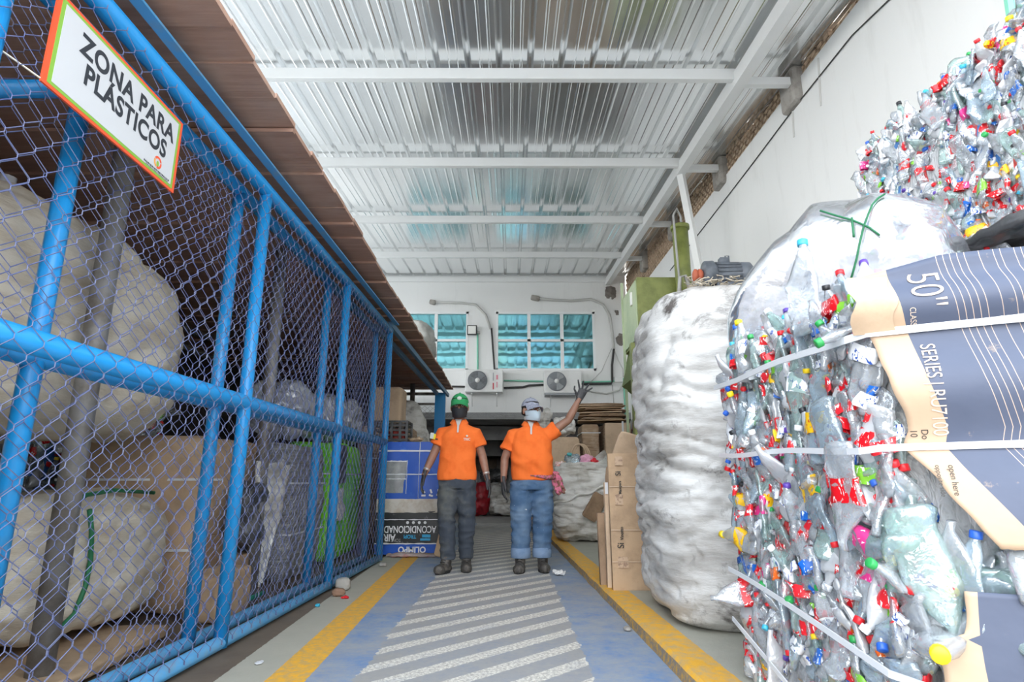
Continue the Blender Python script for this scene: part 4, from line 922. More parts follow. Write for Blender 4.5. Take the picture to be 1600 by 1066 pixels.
tag(blob((-1.15,7.38,.025), (.3,.06,.022), 3, 14, .02, 18, 4).build('scrap_litter', layer_mat('mixed litter', (.2,.15,.12), (.6,.5,.5), (.5,.12,.12)), None, True), 'strip of mixed scraps along the foot of the blue bale', 'litter', kind='stuff')
cr_ = thing('plastic_crate', 'dark plastic crate with red lumps on the blue cardboard bale', 'crate', (-1.55, 8.0, 1.37))
m = MB()
for z in (1.39,1.45,1.51,1.57,1.62): m.box((-1.76,7.72,z-.012),(-1.32,7.75,z+.012)); m.box((-1.35,7.72,z-.012),(-1.32,8.1,z+.012)); m.box((-1.76,7.72,z-.012),(-1.73,8.1,z+.012)); m.box((-1.76,8.08,z-.012),(-1.32,8.1,z+.012))
for x in (-1.76,-1.65,-1.54,-1.43,-1.345): m.box((x,7.715,1.37),(x+.03,7.745,1.63)); m.box((x,8.08,1.37),(x+.03,8.11,1.63))
m.box((-1.76,7.72,1.365),(-1.32,8.1,1.38)); m.build('crate_shell', DARKP, cr_)
tag(blob((-1.54,7.91,1.45), (.17,.13,.07), 3, 14, .03, 14, 7, ridge=.02).build('plastic_wrap', mat('dull red wrap', '#a8443c', .5, bump=.3), None, True), 'dull red wrapping inside the dark crate', 'plastic')
tag(blob((-1.22,7.85,1.395), (.09,.08,.03), 3, 12, .02, 18, 7, ridge=.02).build('cardboard_scrap', KRAFTL, None, True), 'pale torn scrap on top of the blue bale', 'litter')
cbx = card_bale('cardboard_bale', 'cardboard bale behind the blue bale carrying a tall brown box', (-2.3,9.0,0), (-1.5,9.9,1.70), LAYER, 'bale', 41, (1.2,), 'cardboard bales by the fence end')
bxx = card_bale('cardboard_box', 'tall brown box high behind the last fence post', (-2.15,9.05,1.715), (-1.66,9.55,2.28), KRAFTL, 'box', 42, amp=.006)
MB().box((-1.92,9.03,1.72),(-1.88,9.042,2.28)).build('tape', tp, bxx)
tag(blob((-2.0,11.4,1.2), (.45,.5,1.2), 3, 26, .07, 2.5, 14, ridge=.05).build('plastic_sack', SACKW, None, True), 'white sacking heap behind the blue brace at the cage end', 'sack')
# sacks lying on top of the plank roof
tag(blob((-1.72,10.6,3.32), (.36,.55,.40), 2.8, 30, .05, 2.6, 18, ridge=.04).build('bulk_sack', sack_mat('grey tarp sack', (.50,.50,.47), (.38,.37,.34)), None, True), 'grey sack lying on top of the plank roof', 'sack')
# ---------------------------------------------------------------- back wall fittings and the recess
acw = mat('off white casing', (.74,.75,.74), .4, color2=(.66,.67,.65), vscale=3); acg = mat('grey grille', (.30,.32,.34), .5); acd = mat('dark fan well', (.16,.17,.18), .6); redp = mat('red print', '#c8434c', .5)
def ac_unit(label, x0, x1, z0, z1, fan_open, stickers):
    d = .34; y = BY - d; root = thing('air_conditioner', label, 'air conditioner', ((x0+x1)/2, y+d/2, z0), 'air conditioners on the back wall')
    MB().obox(((x0+x1)/2, y+d/2, (z0+z1)/2), (x1-x0, d-.02, z1-z0), None, 0, .015).build('casing', acw, root)
    R = (z1-z0)*.43; cx, cz = x0 + .06 + R, (z0+z1)/2 + .005; T = Mx.Translation((cx, y+.012, cz)) @ Mx.Rotation(PI/2, 4, 'X')
    MB().lathe([(.001,0),(R,0),(R,.012),(.001,.0125)], 40, T).build('fan_well', acd if not fan_open else acg, root, True)
    m = MB()
    for k in range(1, 9): m.tube([(cx+R*k/8.3*math.cos(a), y-.018, cz+R*k/8.3*math.sin(a)) for a in [2*PI*q/40 for q in range(41)]], .006 if not fan_open else .0035, 4, 0, False)
    for k in range(8): m.tube([(cx,y-.018,cz),(cx+R*math.cos(k*PI/4+.3),y-.018,cz+R*math.sin(k*PI/4+.3))], .004, 4)
    m.build('fan_grille', acg, root, True)
    m = MB()
    for k in range(3):
        a0 = k*2*PI/3+.5; m.add([(cx+R*q*math.cos(a0+w), y-.004-.006*w, cz+R*q*math.sin(a0+w)) for q in (.2,.9) for w in (0,.35,.7,1.0)], [(0,1,5,4),(1,2,6,5),(2,3,7,6)])
    m.build('fan_blades', mat('fan blade', (.45,.47,.48), .5) if fan_open else acg, root, True)
    MB().lathe([(.001,0),(.055,0),(.055,.014),(.001,.0145)], 20, Mx.Translation((cx, y-.018, cz)) @ Mx.Rotation(PI/2, 4, 'X')).build('fan_hub', acw, root, True)
    for nm, mt, (a, b, c, e_) in stickers: MB().box((x0+(x1-x0)*a, y+.004, z0+(z1-z0)*c), (x0+(x1-x0)*b, y+.008, z0+(z1-z0)*e_)).build(nm, mt, root)
    for xx in (x0+.14, x1-.16): MB().box((xx, y+.02, z0-.05), (xx+.03, BY, z0-.015)).tube([(xx+.015, y+.08, z0-.04), (xx+.015, BY-.01, z0-.30)], .012, 6).build('bracket', acw, root)
    return root
pk = mat('pink print', '#d98a98', .5)
ac_unit('left white air conditioner with closed round grille and red side stickers', -1.06, -.17, 2.90, 3.44, False, [('sticker', redp, (.73,.76,.12,.40)), ('sticker', pk, (.82,.87,.55,.75)), ('sticker', acg, (.735,.755,.5,.85)), ('sticker', pk, (.83,.855,.2,.45))])
a2 = ac_unit('right white air conditioner with visible fan blades near raised glove', .80, 1.68, 2.88, 3.42, True, [('side_panel', acw, (.70,.99,.08,.93))])
MB().box((.82,13.8,2.83),(1.64,BY,2.87)).build('shelf_rail', acg, a2)
cable = mat('black cable', (.04,.04,.04), .6); gre = mat('grey conduit', (.50,.50,.48), .6); teal = mat('teal conduit', '#7fc7ae', .5)
def pipe(nm, label, pts, r, mt, cat='pipe'): return tag(MB().tube(pts, r, 8).build(nm, mt, None, True), label, cat)
yw = BY - .05
pipe('conduit_pipe', 'thin teal conduit running from floodlight down to left air conditioner', [(-.80,yw,4.45),(-.78,yw,3.40)], .022, teal)
pipe('conduit_pipe', 'thin teal conduit running level between the air conditioners', [(-.15,yw,3.22),(.80,yw,3.20)], .02, teal)
pipe('conduit_pipe', 'thin teal conduit dropping down the right end of the back wall', [(2.72,yw,3.28),(2.74,yw,2.4)], .022, teal)
pipe('conduit_pipe', 'thin teal conduit from right air conditioner to the junction box', [(1.68,yw,3.18),(2.45,yw,3.2),(2.70,yw,3.26)], .02, teal)
pipe('hose_pipe', 'dark insulated hose dropping beside the left of wide window', [(-.46,yw,4.52),(-.38,yw,3.5),(-.36,yw,3.40)], .022, cable)
pipe('hose_pipe', 'grey hose curving over the wide window and down its right side', [(.68,yw,5.28),(.95,yw,5.25),(1.5,yw,5.22),(2.0,yw,5.26),(2.3,yw,5.12),(2.45,yw,4.85),(2.5,yw,4.4),(2.52,yw,4.0)], .035, gre)
pipe('hose_pipe', 'grey hose curving from the left window top to dark hose', [(-1.85,yw,5.18),(-1.2,yw,5.16),(-.85,yw,5.12),(-.6,yw,4.85),(-.48,yw,4.5)], .03, gre)
pipe('hose_pipe', 'black hose linking dark wall corner and junction box', [(2.52,yw,4.0),(2.46,yw,3.6),(2.45,yw,3.22),(2.42,yw-.04,3.14),(1.70,yw-.10,3.12)], .028, cable)
pipe('cable', 'black cable running level between air conditioners', [(-1.45,yw,3.08),(-1.06,yw,3.07)], .022, cable, 'cable'); pipe('cable', 'black cable from left air conditioner to right one', [(-.15,yw,3.04),(.3,yw,3.06),(.45,yw,3.10),(.8,yw,3.12)], .025, cable, 'cable')
pipe('cable', 'grey cable loop under the junction box', [(2.70,yw-.05,3.15),(2.6,yw-.05,2.98),(2.3,yw,2.9),(1.95,yw,2.95),(1.7,yw,3.02)], .02, gre, 'cable')
pipe('cable', 'thin slanting cable beside right air conditioner', [(2.46,yw-.02,4.0),(2.2,yw-.02,3.45),(1.85,yw-.02,3.1)], .01, gre, 'cable')
pipe('cable', 'thin cable running up the back wall to hose end', [(2.52,yw,4.0),(2.6,yw,3.75),(2.72,yw,3.5),(2.72,yw,3.3)], .014, gre, 'cable')
pipe('cable', 'thin vertical cable under the junction box', [(2.45,yw,3.12),(2.48,yw,2.4)], .012, gre, 'cable')
tag(MB().obox((.62,BY-.05,5.29),(.22,.1,.13),(0,.2,0),0,.03).build('pipe_outlet', conc, None, True), 'broken plaster hole where the right grey hose starts', 'outlet'); tag(MB().obox((-1.92,BY-.05,5.18),(.16,.1,.12),(0,.2,0),0,.03).build('pipe_outlet', conc, None, True), 'broken plaster hole where the left grey hose starts', 'outlet')
tag(MB().obox((2.60,BY-.05,3.24),(.2,.1,.12),None,0,.01).build('junction_box', acw, None), 'small white junction box right of the air conditioners', 'box')
for k, (x, z, s) in enumerate(((2.50,5.45,.14),(2.72,4.25,.12),(2.64,4.93,.05))): tag(blob((x,BY,z), (s,.03,s*1.2), 2.6, 10, .04, 12, k+2).build('plaster_hole', mat('bare broken plaster', (.2,.18,.16), .95), None, True), ('large broken plaster patch near the roof corner', 'broken plaster patch above the junction box', 'small dark hole at the wall corner')[k], 'hole')
fl = thing('floodlight', 'small black framed floodlight between the two windows', 'lamp', (-.93, BY-.1, 4.45))
MB().obox((-.93,BY-.12,4.45),(.24,.06,.24),(.15,0,0),0,.01).build('lamp_housing', cable, fl); MB().obox((-.93,BY-.155,4.447),(.19,.012,.19),(.15,0,0)).build('lamp_glass', mat('pale lamp glass', (.7,.7,.66), .25), fl); MB().box((-.82,BY-.08,4.38),(-.74,BY,4.44)).build('bracket', gre, fl)
# wall cable on the right wall
pipe('wall_cable', 'thin black cable sagging along the right wall', [(WXf(y)-.012, y, z) for y, z in ((3.6,4.63),(4.6,4.80),(5.6,4.80),(6.8,4.75),(8.6,4.70),(10.4,4.66))], .006, cable, 'cable')
for k, y in enumerate((5.15, 5.7)): tag(MB().tube([(WXf(y)-.004,y,5.0),(WXf(y)-.004,y+.06,4.5)], .012, 4).build('wall_streak', mat('damp streak', (.55,.55,.53), .9)), ('near' if not k else 'far') + ' damp streak under the first concrete pier', 'streak')
tag(MB().tube([(2.58,2.62,2.80),(2.62,2.62,3.4)], .022, 6).build('hanging_strap', teal, None), 'teal strap hanging down behind the high bottle bale', 'strap')
# storage recess
def far(nm, lab, cat, c, h, e, mt, sd, amp=.06, ridge=.04, grp=None): return tag(blob(c, h, e, 24, amp, 3, sd, ridge=ridge).build(nm, mt, None, True), lab, cat, grp)
redm = mat('deep red bag', '#b3202e', .4, color2='#8c1824', vscale=4)
far('plastic_sack', 'bright red sack on the floor at the end of the lane', 'sack', (-.82,15.9,.42), (.32,.3,.42), 2.8, redm, 4); 
far('plastic_sack', 'black sack on top of the red and white sacks', 'sack', (-.45,16.7,1.02), (.40,.3,.18), 2.6, DARKP, 6)
far('plastic_sack', 'flat white sack spread beside the red sack', 'sack', (-.10,15.7,.28), (.38,.3,.28), 2.8, SACKW, 8, .08)
far('plastic_sack', 'white sack behind the legs of the man in blue jeans', 'sack', (.80,16.0,.42), (.36,.3,.42), 2.8, SACKW, 10, .08)
far('plastic_sack', 'pale sack low between black sack and white sacks', 'sack', (-.45,16.7,.42), (.36,.3,.42), 2.8, SACKW, 12, .08)
far('plastic_sack', 'grey sack heaped deep in the recess on the right', 'sack', (.45,18.2,.75), (.6,.4,.75), 2.8, FILMG, 14, .08)
far('plastic_sack', 'dim grey sack deep in the recess behind the red sack', 'sack', (-1.2,17.9,.6), (.6,.4,.6), 2.8, FILMG, 16, .08)
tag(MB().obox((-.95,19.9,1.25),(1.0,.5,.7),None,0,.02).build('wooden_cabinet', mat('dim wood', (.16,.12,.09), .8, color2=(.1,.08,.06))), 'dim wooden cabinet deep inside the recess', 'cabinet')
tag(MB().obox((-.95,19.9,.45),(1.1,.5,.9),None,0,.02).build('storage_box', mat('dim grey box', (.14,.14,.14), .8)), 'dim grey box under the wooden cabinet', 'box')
# ---------------------------------------------------------------- two workers
SKIN = mat('brown skin', (.30,.155,.105), .5, color2=(.24,.12,.08), vscale=8); 
def cloth(name, a, b, vs=5, bumpk=.12, amt=(.45,.62)): return mat(name, a, .85, color2=b, vscale=vs, amt=amt, bump=bumpk, bscale=60)
ORANGE = cloth('orange polo knit', '#f2742c', '#ec6a22', 6); GLOVE = mat('black glove', (.028,.028,.032), .55, color2=(.05,.05,.055), vscale=12)
JEAN1 = mat('dark worn denim', (.040,.050,.068), .85, color2=(.10,.105,.10), vscale=3.2, amt=(.48,.66), bump=.1, bscale=60)
def paint_denim():
    t = NT('paint flecked denim'); co = t.co('Object'); c = t.mix(t.ramp(t.noise(co, 3.4, 5), [(.42,0.),(.62,1.)]), (.055,.115,.22), (.13,.20,.30))
    c = t.mix(t.ramp(t.noise(co, 26, 3, .6), [(.70,0.),(.73,1.)]), c, (.55,.6,.62)); t.bsdf(c, .85, 0, t.bump(t.noise(co, 60, 3), .1, .01)); return t.m
JEAN2 = paint_denim(); CUFF = cloth('turned up denim cuff', '#7d93b0', '#667f9f'); BOOT = mat('worn dark work boot', (.055,.050,.045), .6, color2=(.13,.115,.10), vscale=14, amt=(.5,.62), bump=.3); SOLE = mat('boot sole', (.02,.02,.02), .8)
EYEW = mat('eye white', (.7,.68,.64), .3); EYED = mat('dark iris', (.015,.01,.008), .2); HAIR = mat('black hair', (.012,.010,.009), .8)
def frameM(z, y, pos, sc=1.0):
    z = V(z).normalized(); y = (V(y) - z*V(y).dot(z)).normalized(); x = y.cross(z); M = Mx((x,y,z)).transposed().to_4x4() @ Mx.Scale(sc, 4); M.translation = V(pos); return M
def hand(M, s, curl, spread=.0, thumb_out=.6):
    """fingers along +z, palm facing +y, thumb on the s side of x; five separate fingers"""
    mb = MB(); T = lambda p: M @ V(p)
    def el(z, rx, ry, y0=0): return [T((rx*math.cos(2*PI*k/14), y0 + ry*math.sin(2*PI*k/14), z)) for k in range(14)]
    mb.rings([el(-.05,.030,.024), el(-.01,.030,.023), el(.02,.037,.020), el(.055,.043,.018), el(.085,.044,.015), el(.100,.040,.011)])
    for k, (x, L) in enumerate(((.033,.074),(.011,.083),(-.011,.077),(-.032,.060))):
        x *= s; a = curl*(1+.15*k); p = V((x, 0, .088)); pts = [p]; sx = x*spread*6
        for q, seg in enumerate((.46,.30,.24)):
            ang = a*(q+.6)/2.0; p = p + V((sx*seg*L/.08*.9, math.sin(ang)*L*seg, math.cos(ang)*L*seg)); pts.append(p)
        mb.tube([T(q) for q in pts], [.0108,.0105,.0095,.0080], 8)
        mb.ball(T(pts[-1]), .0080*M.to_scale().x, 8)
    th = [V((.026*s,.004,.012)), V((.045*s*(.7+.5*thumb_out),.010,.040)), V((.060*s*(.5+thumb_out*.9),.014,.066)), V((.066*s*(.4+thumb_out),.016,.092))]
    mb.tube([T(q) for q in th], [.015,.0125,.0105,.0085], 8); mb.ball(T(th[-1]), .0085*M.to_scale().x, 8)
    return mb
def tubeR(mb, pts, rs, n=14, flat=1.0): return mb.tube(pts, rs, n, 0, True, flat)
def ell(c, rx, ry, n=24, e=2.3):
    o = []
    for k in range(n):
        a = 2*PI*k/n; ca, sa = math.cos(a), math.sin(a); o.append(V((c[0] + rx*math.copysign(abs(ca)**(2/e), ca), c[1] + ry*math.copysign(abs(sa)**(2/e), sa), c[2])))
    return o
def wrinkle(amp, fr, an=(1,1,1), sd=0, more=None):
    def f(p, n):
        q = V((p.x*an[0], p.y*an[1], p.z*an[2]))*fr + V((sd,sd*2,sd*3)); w = amp*(1-2.4*abs(noise.noise(q)))
        if more: w += more(p)
        return p + n*w
    return f
def head_parts(root, body, M, cap_mat, mask_mat, brim_dir, cap_kind, label_bits):
    T = lambda p: M @ V(p); R = M.to_3x3().normalized(); sc = M.to_scale().x
    S = lambda r: tuple(q*sc for q in r)
    B = lambda c, r, n=16: body.ball(T(c), S(r), n, 0, R)
    B((0,.018,.035), (.076,.094,.085), 20); B((0,-.020,-.040), (.060,.070,.075), 18); B((0,-.042,-.092), (.034,.036,.026)); B((0,-.070,.032), (.052,.022,.014))
    for s in (-1,1): B((s*.078,.012,-.008), (.012,.022,.034), 10); B((s*.040,-.058,-.022), (.024,.026,.022), 10); B((s*.030,-.066,-.062),(.03,.02,.02),10)
    body.tube([T((0,-.078,.022)), T((0,-.096,-.005)), T((0,-.105,-.022))], [.010*sc,.013*sc,.016*sc], 8); B((0,-.100,-.026), (.019,.014,.011), 10)
    B((0,-.082,-.062), (.026,.014,.008), 10); B((0,-.080,-.074), (.022,.014,.008), 10)
    def extra(parent):
        for s in (-1,1):
            e = MB(); e.ball(T((s*.031,-.077,.010)), S((.0145,.0115,.0085)), 10, 0, R); eo = e.build('eye', EYEW, parent, True)
            MB().ball(T((s*.031,-.0862,.010)), S((.0062,.0040,.0066)), 8, 0, R).build('iris', EYED, eo, True)
            b = MB(); b.tube([T((s*.014,-.089,.030)), T((s*.032,-.089,.036)), T((s*.050,-.078,.031))], [.004*sc,.005*sc,.003*sc], 6); b.build('eyebrow', HAIR, parent, True)
        h = MB(); h.grid(lambda u, v: T((.0785*math.cos(u*2*PI), .020+.0975*math.sin(u*2*PI), -.035*max(0, math.sin(u*2*PI)) + .005 + v*.06 + .02*(1-math.sin(u*2*PI))*.5)), 32, 3, closed=True); h.build('hair', HAIR, parent, True)
        c = MB()
        def dome(u, v):
            a = u*2*PI; th = v*PI/2*.985; rx, ry, rz = .084, .104, .092; f = 1 + .02*math.cos(6*a)*(1-v)
            return T((rx*f*math.cos(a)*math.cos(th), .020 + ry*f*math.sin(a)*math.cos(th), .042 + rz*math.sin(th)))
        c.grid(dome, 36, 14, closed=True)
        def brim(u, v, o_=0):
            a = PI + PI*(.12 + .76*u); k = v; bx = .086*math.cos(a); by = .018 + .106*math.sin(a)
            return T((bx*(1+.04*k), by - k*.070*max(0, -math.sin(a))**.6, .046 - .030*k - .030*k*(2*u-1)**2 + o_))
        c.grid(lambda u, v: brim(u, v, .004), 20, 6); c.grid(lambda u, v: brim(1-u, v, 0), 20, 6)
        c.ball(T((0,.02,.135)), .008*sc, 8); co = c.build('cap', cap_mat, parent, True)
        if cap_kind:
            MB().ball(T((0,-.084,.078)), S((.024,.008,.018)), 12, 0, R).build('cap_badge', mat('pale cap badge', (.55,.62,.55), .6), co, True)
        m = MB()
        def mask(u, v, o_=0):
            a = PI*1.5 + (u-.5)*PI*.98; z = -.108 + v*.098; cen = math.cos((u-.5)*PI*.9); bulge = .030*cen**3*math.sin(PI*min(1, .15+v*.75)); rx = .073 - .012*(1-v)
            y = -.006 + (.080)*math.sin(a) - bulge - .008*cen
            return T((rx*math.cos(a)*(1.05), y - o_*.0, z + .018*(1-cen)*(1 if v < .5 else .2) + .003*math.sin(v*PI*5)*cen*(0 if cap_kind else 1)))
        m.grid(mask, 28, 14); o = m.build('face_mask', mask_mat, parent, True); q = o.modifiers.new('s', 'SOLIDIFY'); q.thickness = .004; q.offset = 1
        for s in (-1,1): MB().tube([T((s*.072,-.016,-.035)), T((s*.078,.0,-.005)), T((s*.083,.016,.018))], .0028*sc, 5).build('ear_loop', mask_mat, o, True)
    return extra
def boot(parent, ank, toe_dir, name='boot'):
    a = V(ank); d = V((toe_dir[0], toe_dir[1], 0)).normalized(); s = V((-d.y, d.x, 0)); mb = MB()
    mb.rings([[a + V((0,0,h)) + d*o_ + (d*math.cos(2*PI*k/16)*ra + s*math.sin(2*PI*k/16)*rb) for k in range(16)] for h, o_, ra, rb in ((.10,0,.058,.052),(.05,.0,.060,.052),(.0,.012,.066,.048),(-.03,.03,.085,.047))])
    R = Mx((d, s, V((0,0,1)))).transposed()
    mb.ball(a + d*.06 + V((0,0,-.04)), (.135,.054,.048), 16, 0, R); mb.ball(a + d*.135 + V((0,0,-.045)), (.064,.056,.047), 14, 0, R); mb.ball(a + d*-.02 + V((0,0,-.045)), (.052,.043,.045), 14, 0, R)
    o = remesh(mb, name, BOOT, .007, 2, parent, wrinkle(.003, 22))
    so = MB(); outl = []
    for k in range(20):
        w = 2*PI*k/20; r = .152 if math.cos(w) > 0 else .080; outl.append((d*math.cos(w)*r*1.0 + s*math.sin(w)*(.052 + .004*math.cos(w)) + d*.04))
    z0 = -a.z + .001; so.rings([[V((a.x,a.y,0)) + q*1.0 + V((0,0,.002)) for q in outl], [V((a.x,a.y,0)) + q*1.0 + V((0,0,.028)) for q in outl]]); so.build('sole', SOLE, o)
    la = MB()
    for k in range(4): p = a + d*(.062+.018*k) + V((0,0,.035-.018*k)); la.tube([p + s*.026, p + d*.004 + V((0,0,.006)), p - s*.026], .0035, 5)
    la.build('laces', SOLE, o, True); return o
def person(label, loc, cfg):
    root = thing('person', label, 'person', loc, None); body = MB(); c = cfg
    extra = head_parts(root, body, c['head'], c['cap'], c['mask'], None, c['badge'], None)
    # neck, trunk, arms and legs: one skin
    hp = V(c['head'].translation); nk = V(c['neck'])
    tubeR(body, [hp + V((0,.025,-.05)), (hp+nk)/2 + V((0,.012,-.01)), nk], [.056,.056,.062])
    tor = c['torso']                               # list of (x, y, z, rx, ry)
    body.rings([ell(t_[:3], t_[3]*.9, t_[4]*.88) for t_ in tor[1:-1]])
    for arm in c['arms']:
        sh, el_, wr = [V(q) for q in arm['j']]
        tubeR(body, [sh, sh.lerp(el_, .3), sh.lerp(el_, .7), el_, el_.lerp(wr, .25), el_.lerp(wr, .65), wr, wr + (wr-el_).normalized()*.03], [.056,.052,.045,.042,.043,.036,.029,.027])
    for lg in c['legs']:
        h_, k_, a_ = [V(q) for q in lg]; tubeR(body, [h_ - V((0,0,.06)), k_, a_], [.06,.042,.036])
    tubeR(body, [V(c['legs'][0][0]), V(c['legs'][1][0])], [.06,.06]); body.rings([ell((t_[0],t_[1],t_[2]), .14, .085) for t_ in tor[:2]])
    remesh(body, 'body', SKIN, .0075, 2, root); extra(root)
    # polo shirt
    sh = MB(); sh.rings([ell(t_[:3], t_[3], t_[4], 28) for t_ in tor])
    for arm in c['arms']:
        p0, p1, p2 = [V(q) for q in arm['j']]; e_ = p0.lerp(p1, arm['sl']); tubeR(sh, [V(arm['root']), p0, p0.lerp(e_, .55), e_], [.066,.074,.076,arm.get('cuff', .075)], 18)
    remesh(sh, 'polo_shirt', ORANGE, .008, 4, root, wrinkle(.010, c['wf'], c['wa'], c['sd'], c.get('more')))
    # collar and placket
    co = MB(); nx, ny, nz = c['neck']
    co.grid(lambda u, v: V((nx + (.068+.022*v)*math.sin((u-.5)*2*PI*.86), ny - .004 + (.066+.026*v)*-math.cos((u-.5)*2*PI*.86)*-1 if False else ny + .010 - (.066+.028*v)*-math.cos((u)*2*PI*.86 + .14*PI)*-1, 0)) if False else V((nx + (.066+.030*v)*math.sin(.16*PI + u*1.68*PI), ny + .006 - (.066+.034*v)*math.cos(.16*PI + u*1.68*PI), nz + .012 - .040*v + .026*(1-math.cos(.16*PI + u*1.68*PI))*.5 - .03*v*(abs(2*u-1))**6)), 40, 4)
    o = co.build('collar', ORANGE, root, True); q = o.modifiers.new('s', 'SOLIDIFY'); q.thickness = .005
    fy = c['front']; pl = MB(); pl.add([(nx-.034, ny-.066, nz+.022), (nx+.034, ny-.066, nz+.022), (nx+.012, fy(nz-.05)-.004, nz-.05), (nx-.008, fy(nz-.05)-.004, nz-.05), (nx+.008, fy(nz-.12)-.004, nz-.12), (nx-.008, fy(nz-.12)-.004, nz-.12)], [(0,3,2,1),(3,5,4,2)])
    pl.build('placket', mat('grey placket', (.55,.53,.52), .8), root)
    # trousers
    tr = MB(); tr.rings([ell(t_[:3], t_[3], t_[4], 28) for t_ in c['waist']])
    for lg, rs in zip(c['legs'], c['legr']):
        h_, k_, a_ = [V(q) for q in lg]; tubeR(tr, [h_ + V((0,0,.02)), h_.lerp(k_, .5), k_, k_.lerp(a_, .5), a_], rs, 20, 1.05)
    remesh(tr, 'trousers', c['jean'], .008, 3, root, wrinkle(.011, 7.5, (1,1,1.9), c['sd']+4, c.get('tmore')))
    for i, (lg, td) in enumerate(zip(c['legs'], c['toes'])):
        boot(root, (lg[2][0] + td[0]*.03, lg[2][1]-.005, .085), td)
        if c.get('cuffs'):
            a_ = V(lg[2]); r_ = c['legr'][i][-1]+.012; m = MB(); m.rings([[a_ + V((r_*w*math.cos(2*PI*k/24), r_*1.04*w*math.sin(2*PI*k/24), z)) for k in range(24)] for z, w in ((-.035,.97),(-.03,1.04),(.02,1.05),(.055,1.03),(.06,.98))]); m.build('trouser_cuff', CUFF, root, True)
    for arm in c['arms']:
        p1, p2 = V(arm['j'][1]), V(arm['j'][2]); M = frameM(arm['hz'], arm['palm'], p2 + V(arm['hz']).normalized()*.02, 1.08)
        remesh(hand(M, arm['ts'], arm['curl'], arm.get('spread', .05), arm.get('thumb', .6)), 'glove', GLOVE, .0042, 1, root)
        if arm.get('watch'):
            d = (p2-p1).normalized(); w = MB(); w.tube([p2 - d*.055, p2 - d*.035], .036, 14); w.build('wrist_band', mat('steel band', (.55,.52,.5), .35, .6), root, True)
    return root
Y1 = 6.26
# worker in the green cap
x = -.535
tor1 = [(x-.010,Y1,.885,.195,.125),(x-.010,Y1,.93,.198,.130),(x-.008,Y1,1.05,.182,.126),(x-.005,Y1,1.18,.180,.122),(x,Y1,1.30,.188,.122),(x,Y1+.005,1.36,.175,.110),(x,Y1+.01,1.415,.125,.088),(x,Y1+.015,1.455,.075,.068),(x,Y1+.015,1.475,.066,.062)]
H1 = Mx.Translation((x+.004, Y1-.005, 1.628)) @ Euler((.05,0,.04)).to_matrix().to_4x4() @ Mx.Scale(1.10, 4)
mask_b = mat('black cloth mask', (.022,.023,.027), .8); cap_g = cloth('green cap', '#2f9a5d', '#27854f')
def front1(z): return Y1 - .126 - .01*max(0, (1.3-abs(z-1.25)*4))*.3
cfg1 = dict(head=H1, neck=(x,Y1+.012,1.475), torso=tor1, cap=cap_g, mask=mask_b, badge=True, front=lambda z: Y1-.123+.16*max(0, z-1.36)**1.0, wf=6.5, wa=(1,1,1.0), sd=3, jean=JEAN1,
  arms=[dict(j=((x-.172,Y1+.01,1.345),(x-.262,Y1+.0,1.125),(x-.330,Y1-.08,.945)), root=(x-.075,Y1+.01,1.375), sl=.50, cuff=.078, hz=(-.22,-.10,-1), palm=(1,.1,0), ts=-1, curl=.55, thumb=.5, watch=True),
        dict(j=((x+.172,Y1+.01,1.345),(x+.248,Y1+.03,1.125),(x+.300,Y1-.02,.905)), root=(x+.075,Y1+.01,1.375), sl=.56, cuff=.078, hz=(.26,-.05,-1), palm=(-1,.1,0), ts=1, curl=.5, thumb=.45, watch=True)],
  legs=[((x-.092,Y1,.84),(x-.096,Y1-.085,.49),(x-.076,Y1-.07,.125)), ((x+.082,Y1,.84),(x+.098,Y1-.005,.49),(x+.092,Y1+.06,.125))],
  legr=[[.100,.094,.080,.070,.066],[.100,.092,.078,.069,.064]], waist=[(x-.005,Y1,.80,.170,.118),(x-.008,Y1,.88,.182,.120),(x-.008,Y1,.935,.160,.100)], toes=[(-.42,-1),(.10,-1)])
p1 = person('person in green cap, black face mask, orange polo and dark jeans walking with arms down', (x, Y1, 0), cfg1)
def print_on(txt, size, px, pz, y, parent, mt, rot=0): 
    vs, fs = text_geo(txt, size, .0008, .9); m = MB(); m.add([(px+p.x, y, pz+p.y) for p in vs], fs); return m.build('shirt_print', mt, parent)
wp = mat('white shirt print', (.75,.62,.52), .7)
m = MB(); m.ball((x+.095,Y1-.137,1.318), (.012,.004,.011), 10); m.build('shirt_print', wp, p1); print_on('TRIC', .036, x+.095, 1.272, Y1-.1385, p1, wp)
m = MB(); pat = [mat('white patch', (.6,.65,.6), .7), mat('yellow patch', '#e6d02a', .6), mat('black patch', (.02,.02,.02), .7)]
m.obox((x-.268,Y1-.078,1.325),(.040,.006,.060),(0,.15,-.35),0); m.obox((x-.244,Y1-.083,1.315),(.028,.006,.055),(0,.15,-.2),1); m.obox((x-.222,Y1-.083,1.290),(.030,.006,.012),(0,.15,-.1),2); m.build('sleeve_patch', pat, p1)
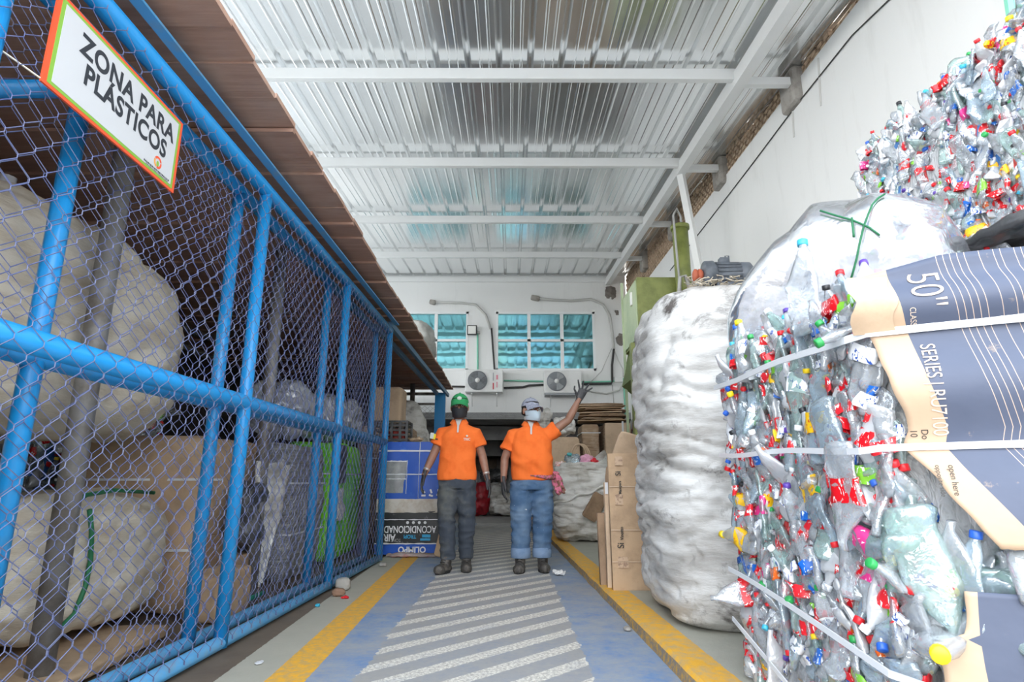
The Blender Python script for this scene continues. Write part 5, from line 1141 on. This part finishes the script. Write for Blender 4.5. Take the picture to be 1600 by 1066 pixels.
# worker in the grey cap with his arm raised
x = .222
tor2 = [(x+.005,Y1,.885,.200,.140),(x+.005,Y1,.93,.206,.150),(x+.002,Y1-.01,1.05,.212,.160),(x-.002,Y1-.005,1.18,.205,.148),(x-.006,Y1,1.28,.203,.138),(x-.008,Y1+.005,1.34,.188,.120),(x-.010,Y1+.01,1.395,.135,.095),(x-.010,Y1+.015,1.435,.082,.072),(x-.010,Y1+.015,1.455,.070,.066)]
H2 = Mx.Translation((x+.0, Y1-.01, 1.585)) @ Euler((-.04,.06,.55)).to_matrix().to_4x4() @ Mx.Scale(1.08, 4)
mask_l = mat('pale blue surgical mask', (.42,.51,.58), .8); cap_y = mat('grey blue speckled cap', (.26,.28,.36), .9, color2=(.40,.42,.50), vscale=40)
def diag(p): return .005*math.sin((p.x*.8+p.z*1.1)*42 + 2*noise.noise(p*6))*max(0, 1-abs(p.z-1.12)/.28)
cfg2 = dict(head=H2, neck=(x-.008,Y1+.012,1.455), torso=tor2, cap=cap_y, mask=mask_l, badge=False, front=lambda z: Y1-.138+.18*max(0, z-1.34), wf=5.5, wa=(1.4,1,1.0), sd=8, more=diag, jean=JEAN2, cuffs=True,
  arms=[dict(j=((x-.188,Y1+.01,1.325),(x-.278,Y1+.02,1.095),(x-.290,Y1-.02,.885)), root=(x-.085,Y1+.01,1.355), sl=.62, cuff=.083, hz=(-.03,-.06,-1), palm=(1,.2,0), ts=-1, curl=.55, thumb=.45),
        dict(j=((x+.180,Y1+.005,1.345),(x+.385,Y1-.03,1.490),(x+.492,Y1-.06,1.690)), root=(x+.085,Y1+.01,1.325), sl=.42, cuff=.082, hz=(.42,-.05,.91), palm=(0,-1,0), ts=1, curl=.12, spread=.30, thumb=.95)],
  legs=[((x-.102,Y1,.84),(x-.112,Y1-.02,.48),(x-.116,Y1-.02,.165)), ((x+.098,Y1,.84),(x+.106,Y1+.0,.48),(x+.098,Y1+.03,.165))],
  legr=[[.110,.106,.094,.086,.082],[.110,.106,.092,.084,.080]], waist=[(x,Y1,.79,.190,.132),(x+.003,Y1,.87,.205,.138),(x+.003,Y1,.93,.180,.115)], toes=[(-.14,-1),(.12,-1)])
p2 = person('person in grey cap, pale mask, orange polo and blue jeans raising one gloved arm', (x, Y1, 0), cfg2)
# patterned cloth hanging at his hip
hc = mat('pink patterned cloth', '#c76a86', .85, color2='#7d5a4a', vscale=26, amt=(.46,.54))
cl = blob((x+.255,Y1-.02,.86), (.075,.07,.12), 2.6, 22, .03, 8, 4, (1,1,1), .018, lambda q, p: V((q.x - q.z*.35, q.y, q.z))); cl.tube([(x-.02,Y1-.150,.925),(x+.08,Y1-.148,.915),(x+.16,Y1-.12,.905),(x+.23,Y1-.05,.91)], [.006,.016,.022,.03], 8)
tag(cl.build('patterned_cloth', hc, None, True), 'pink patterned cloth tied at the hip over the blue jeans', 'cloth')
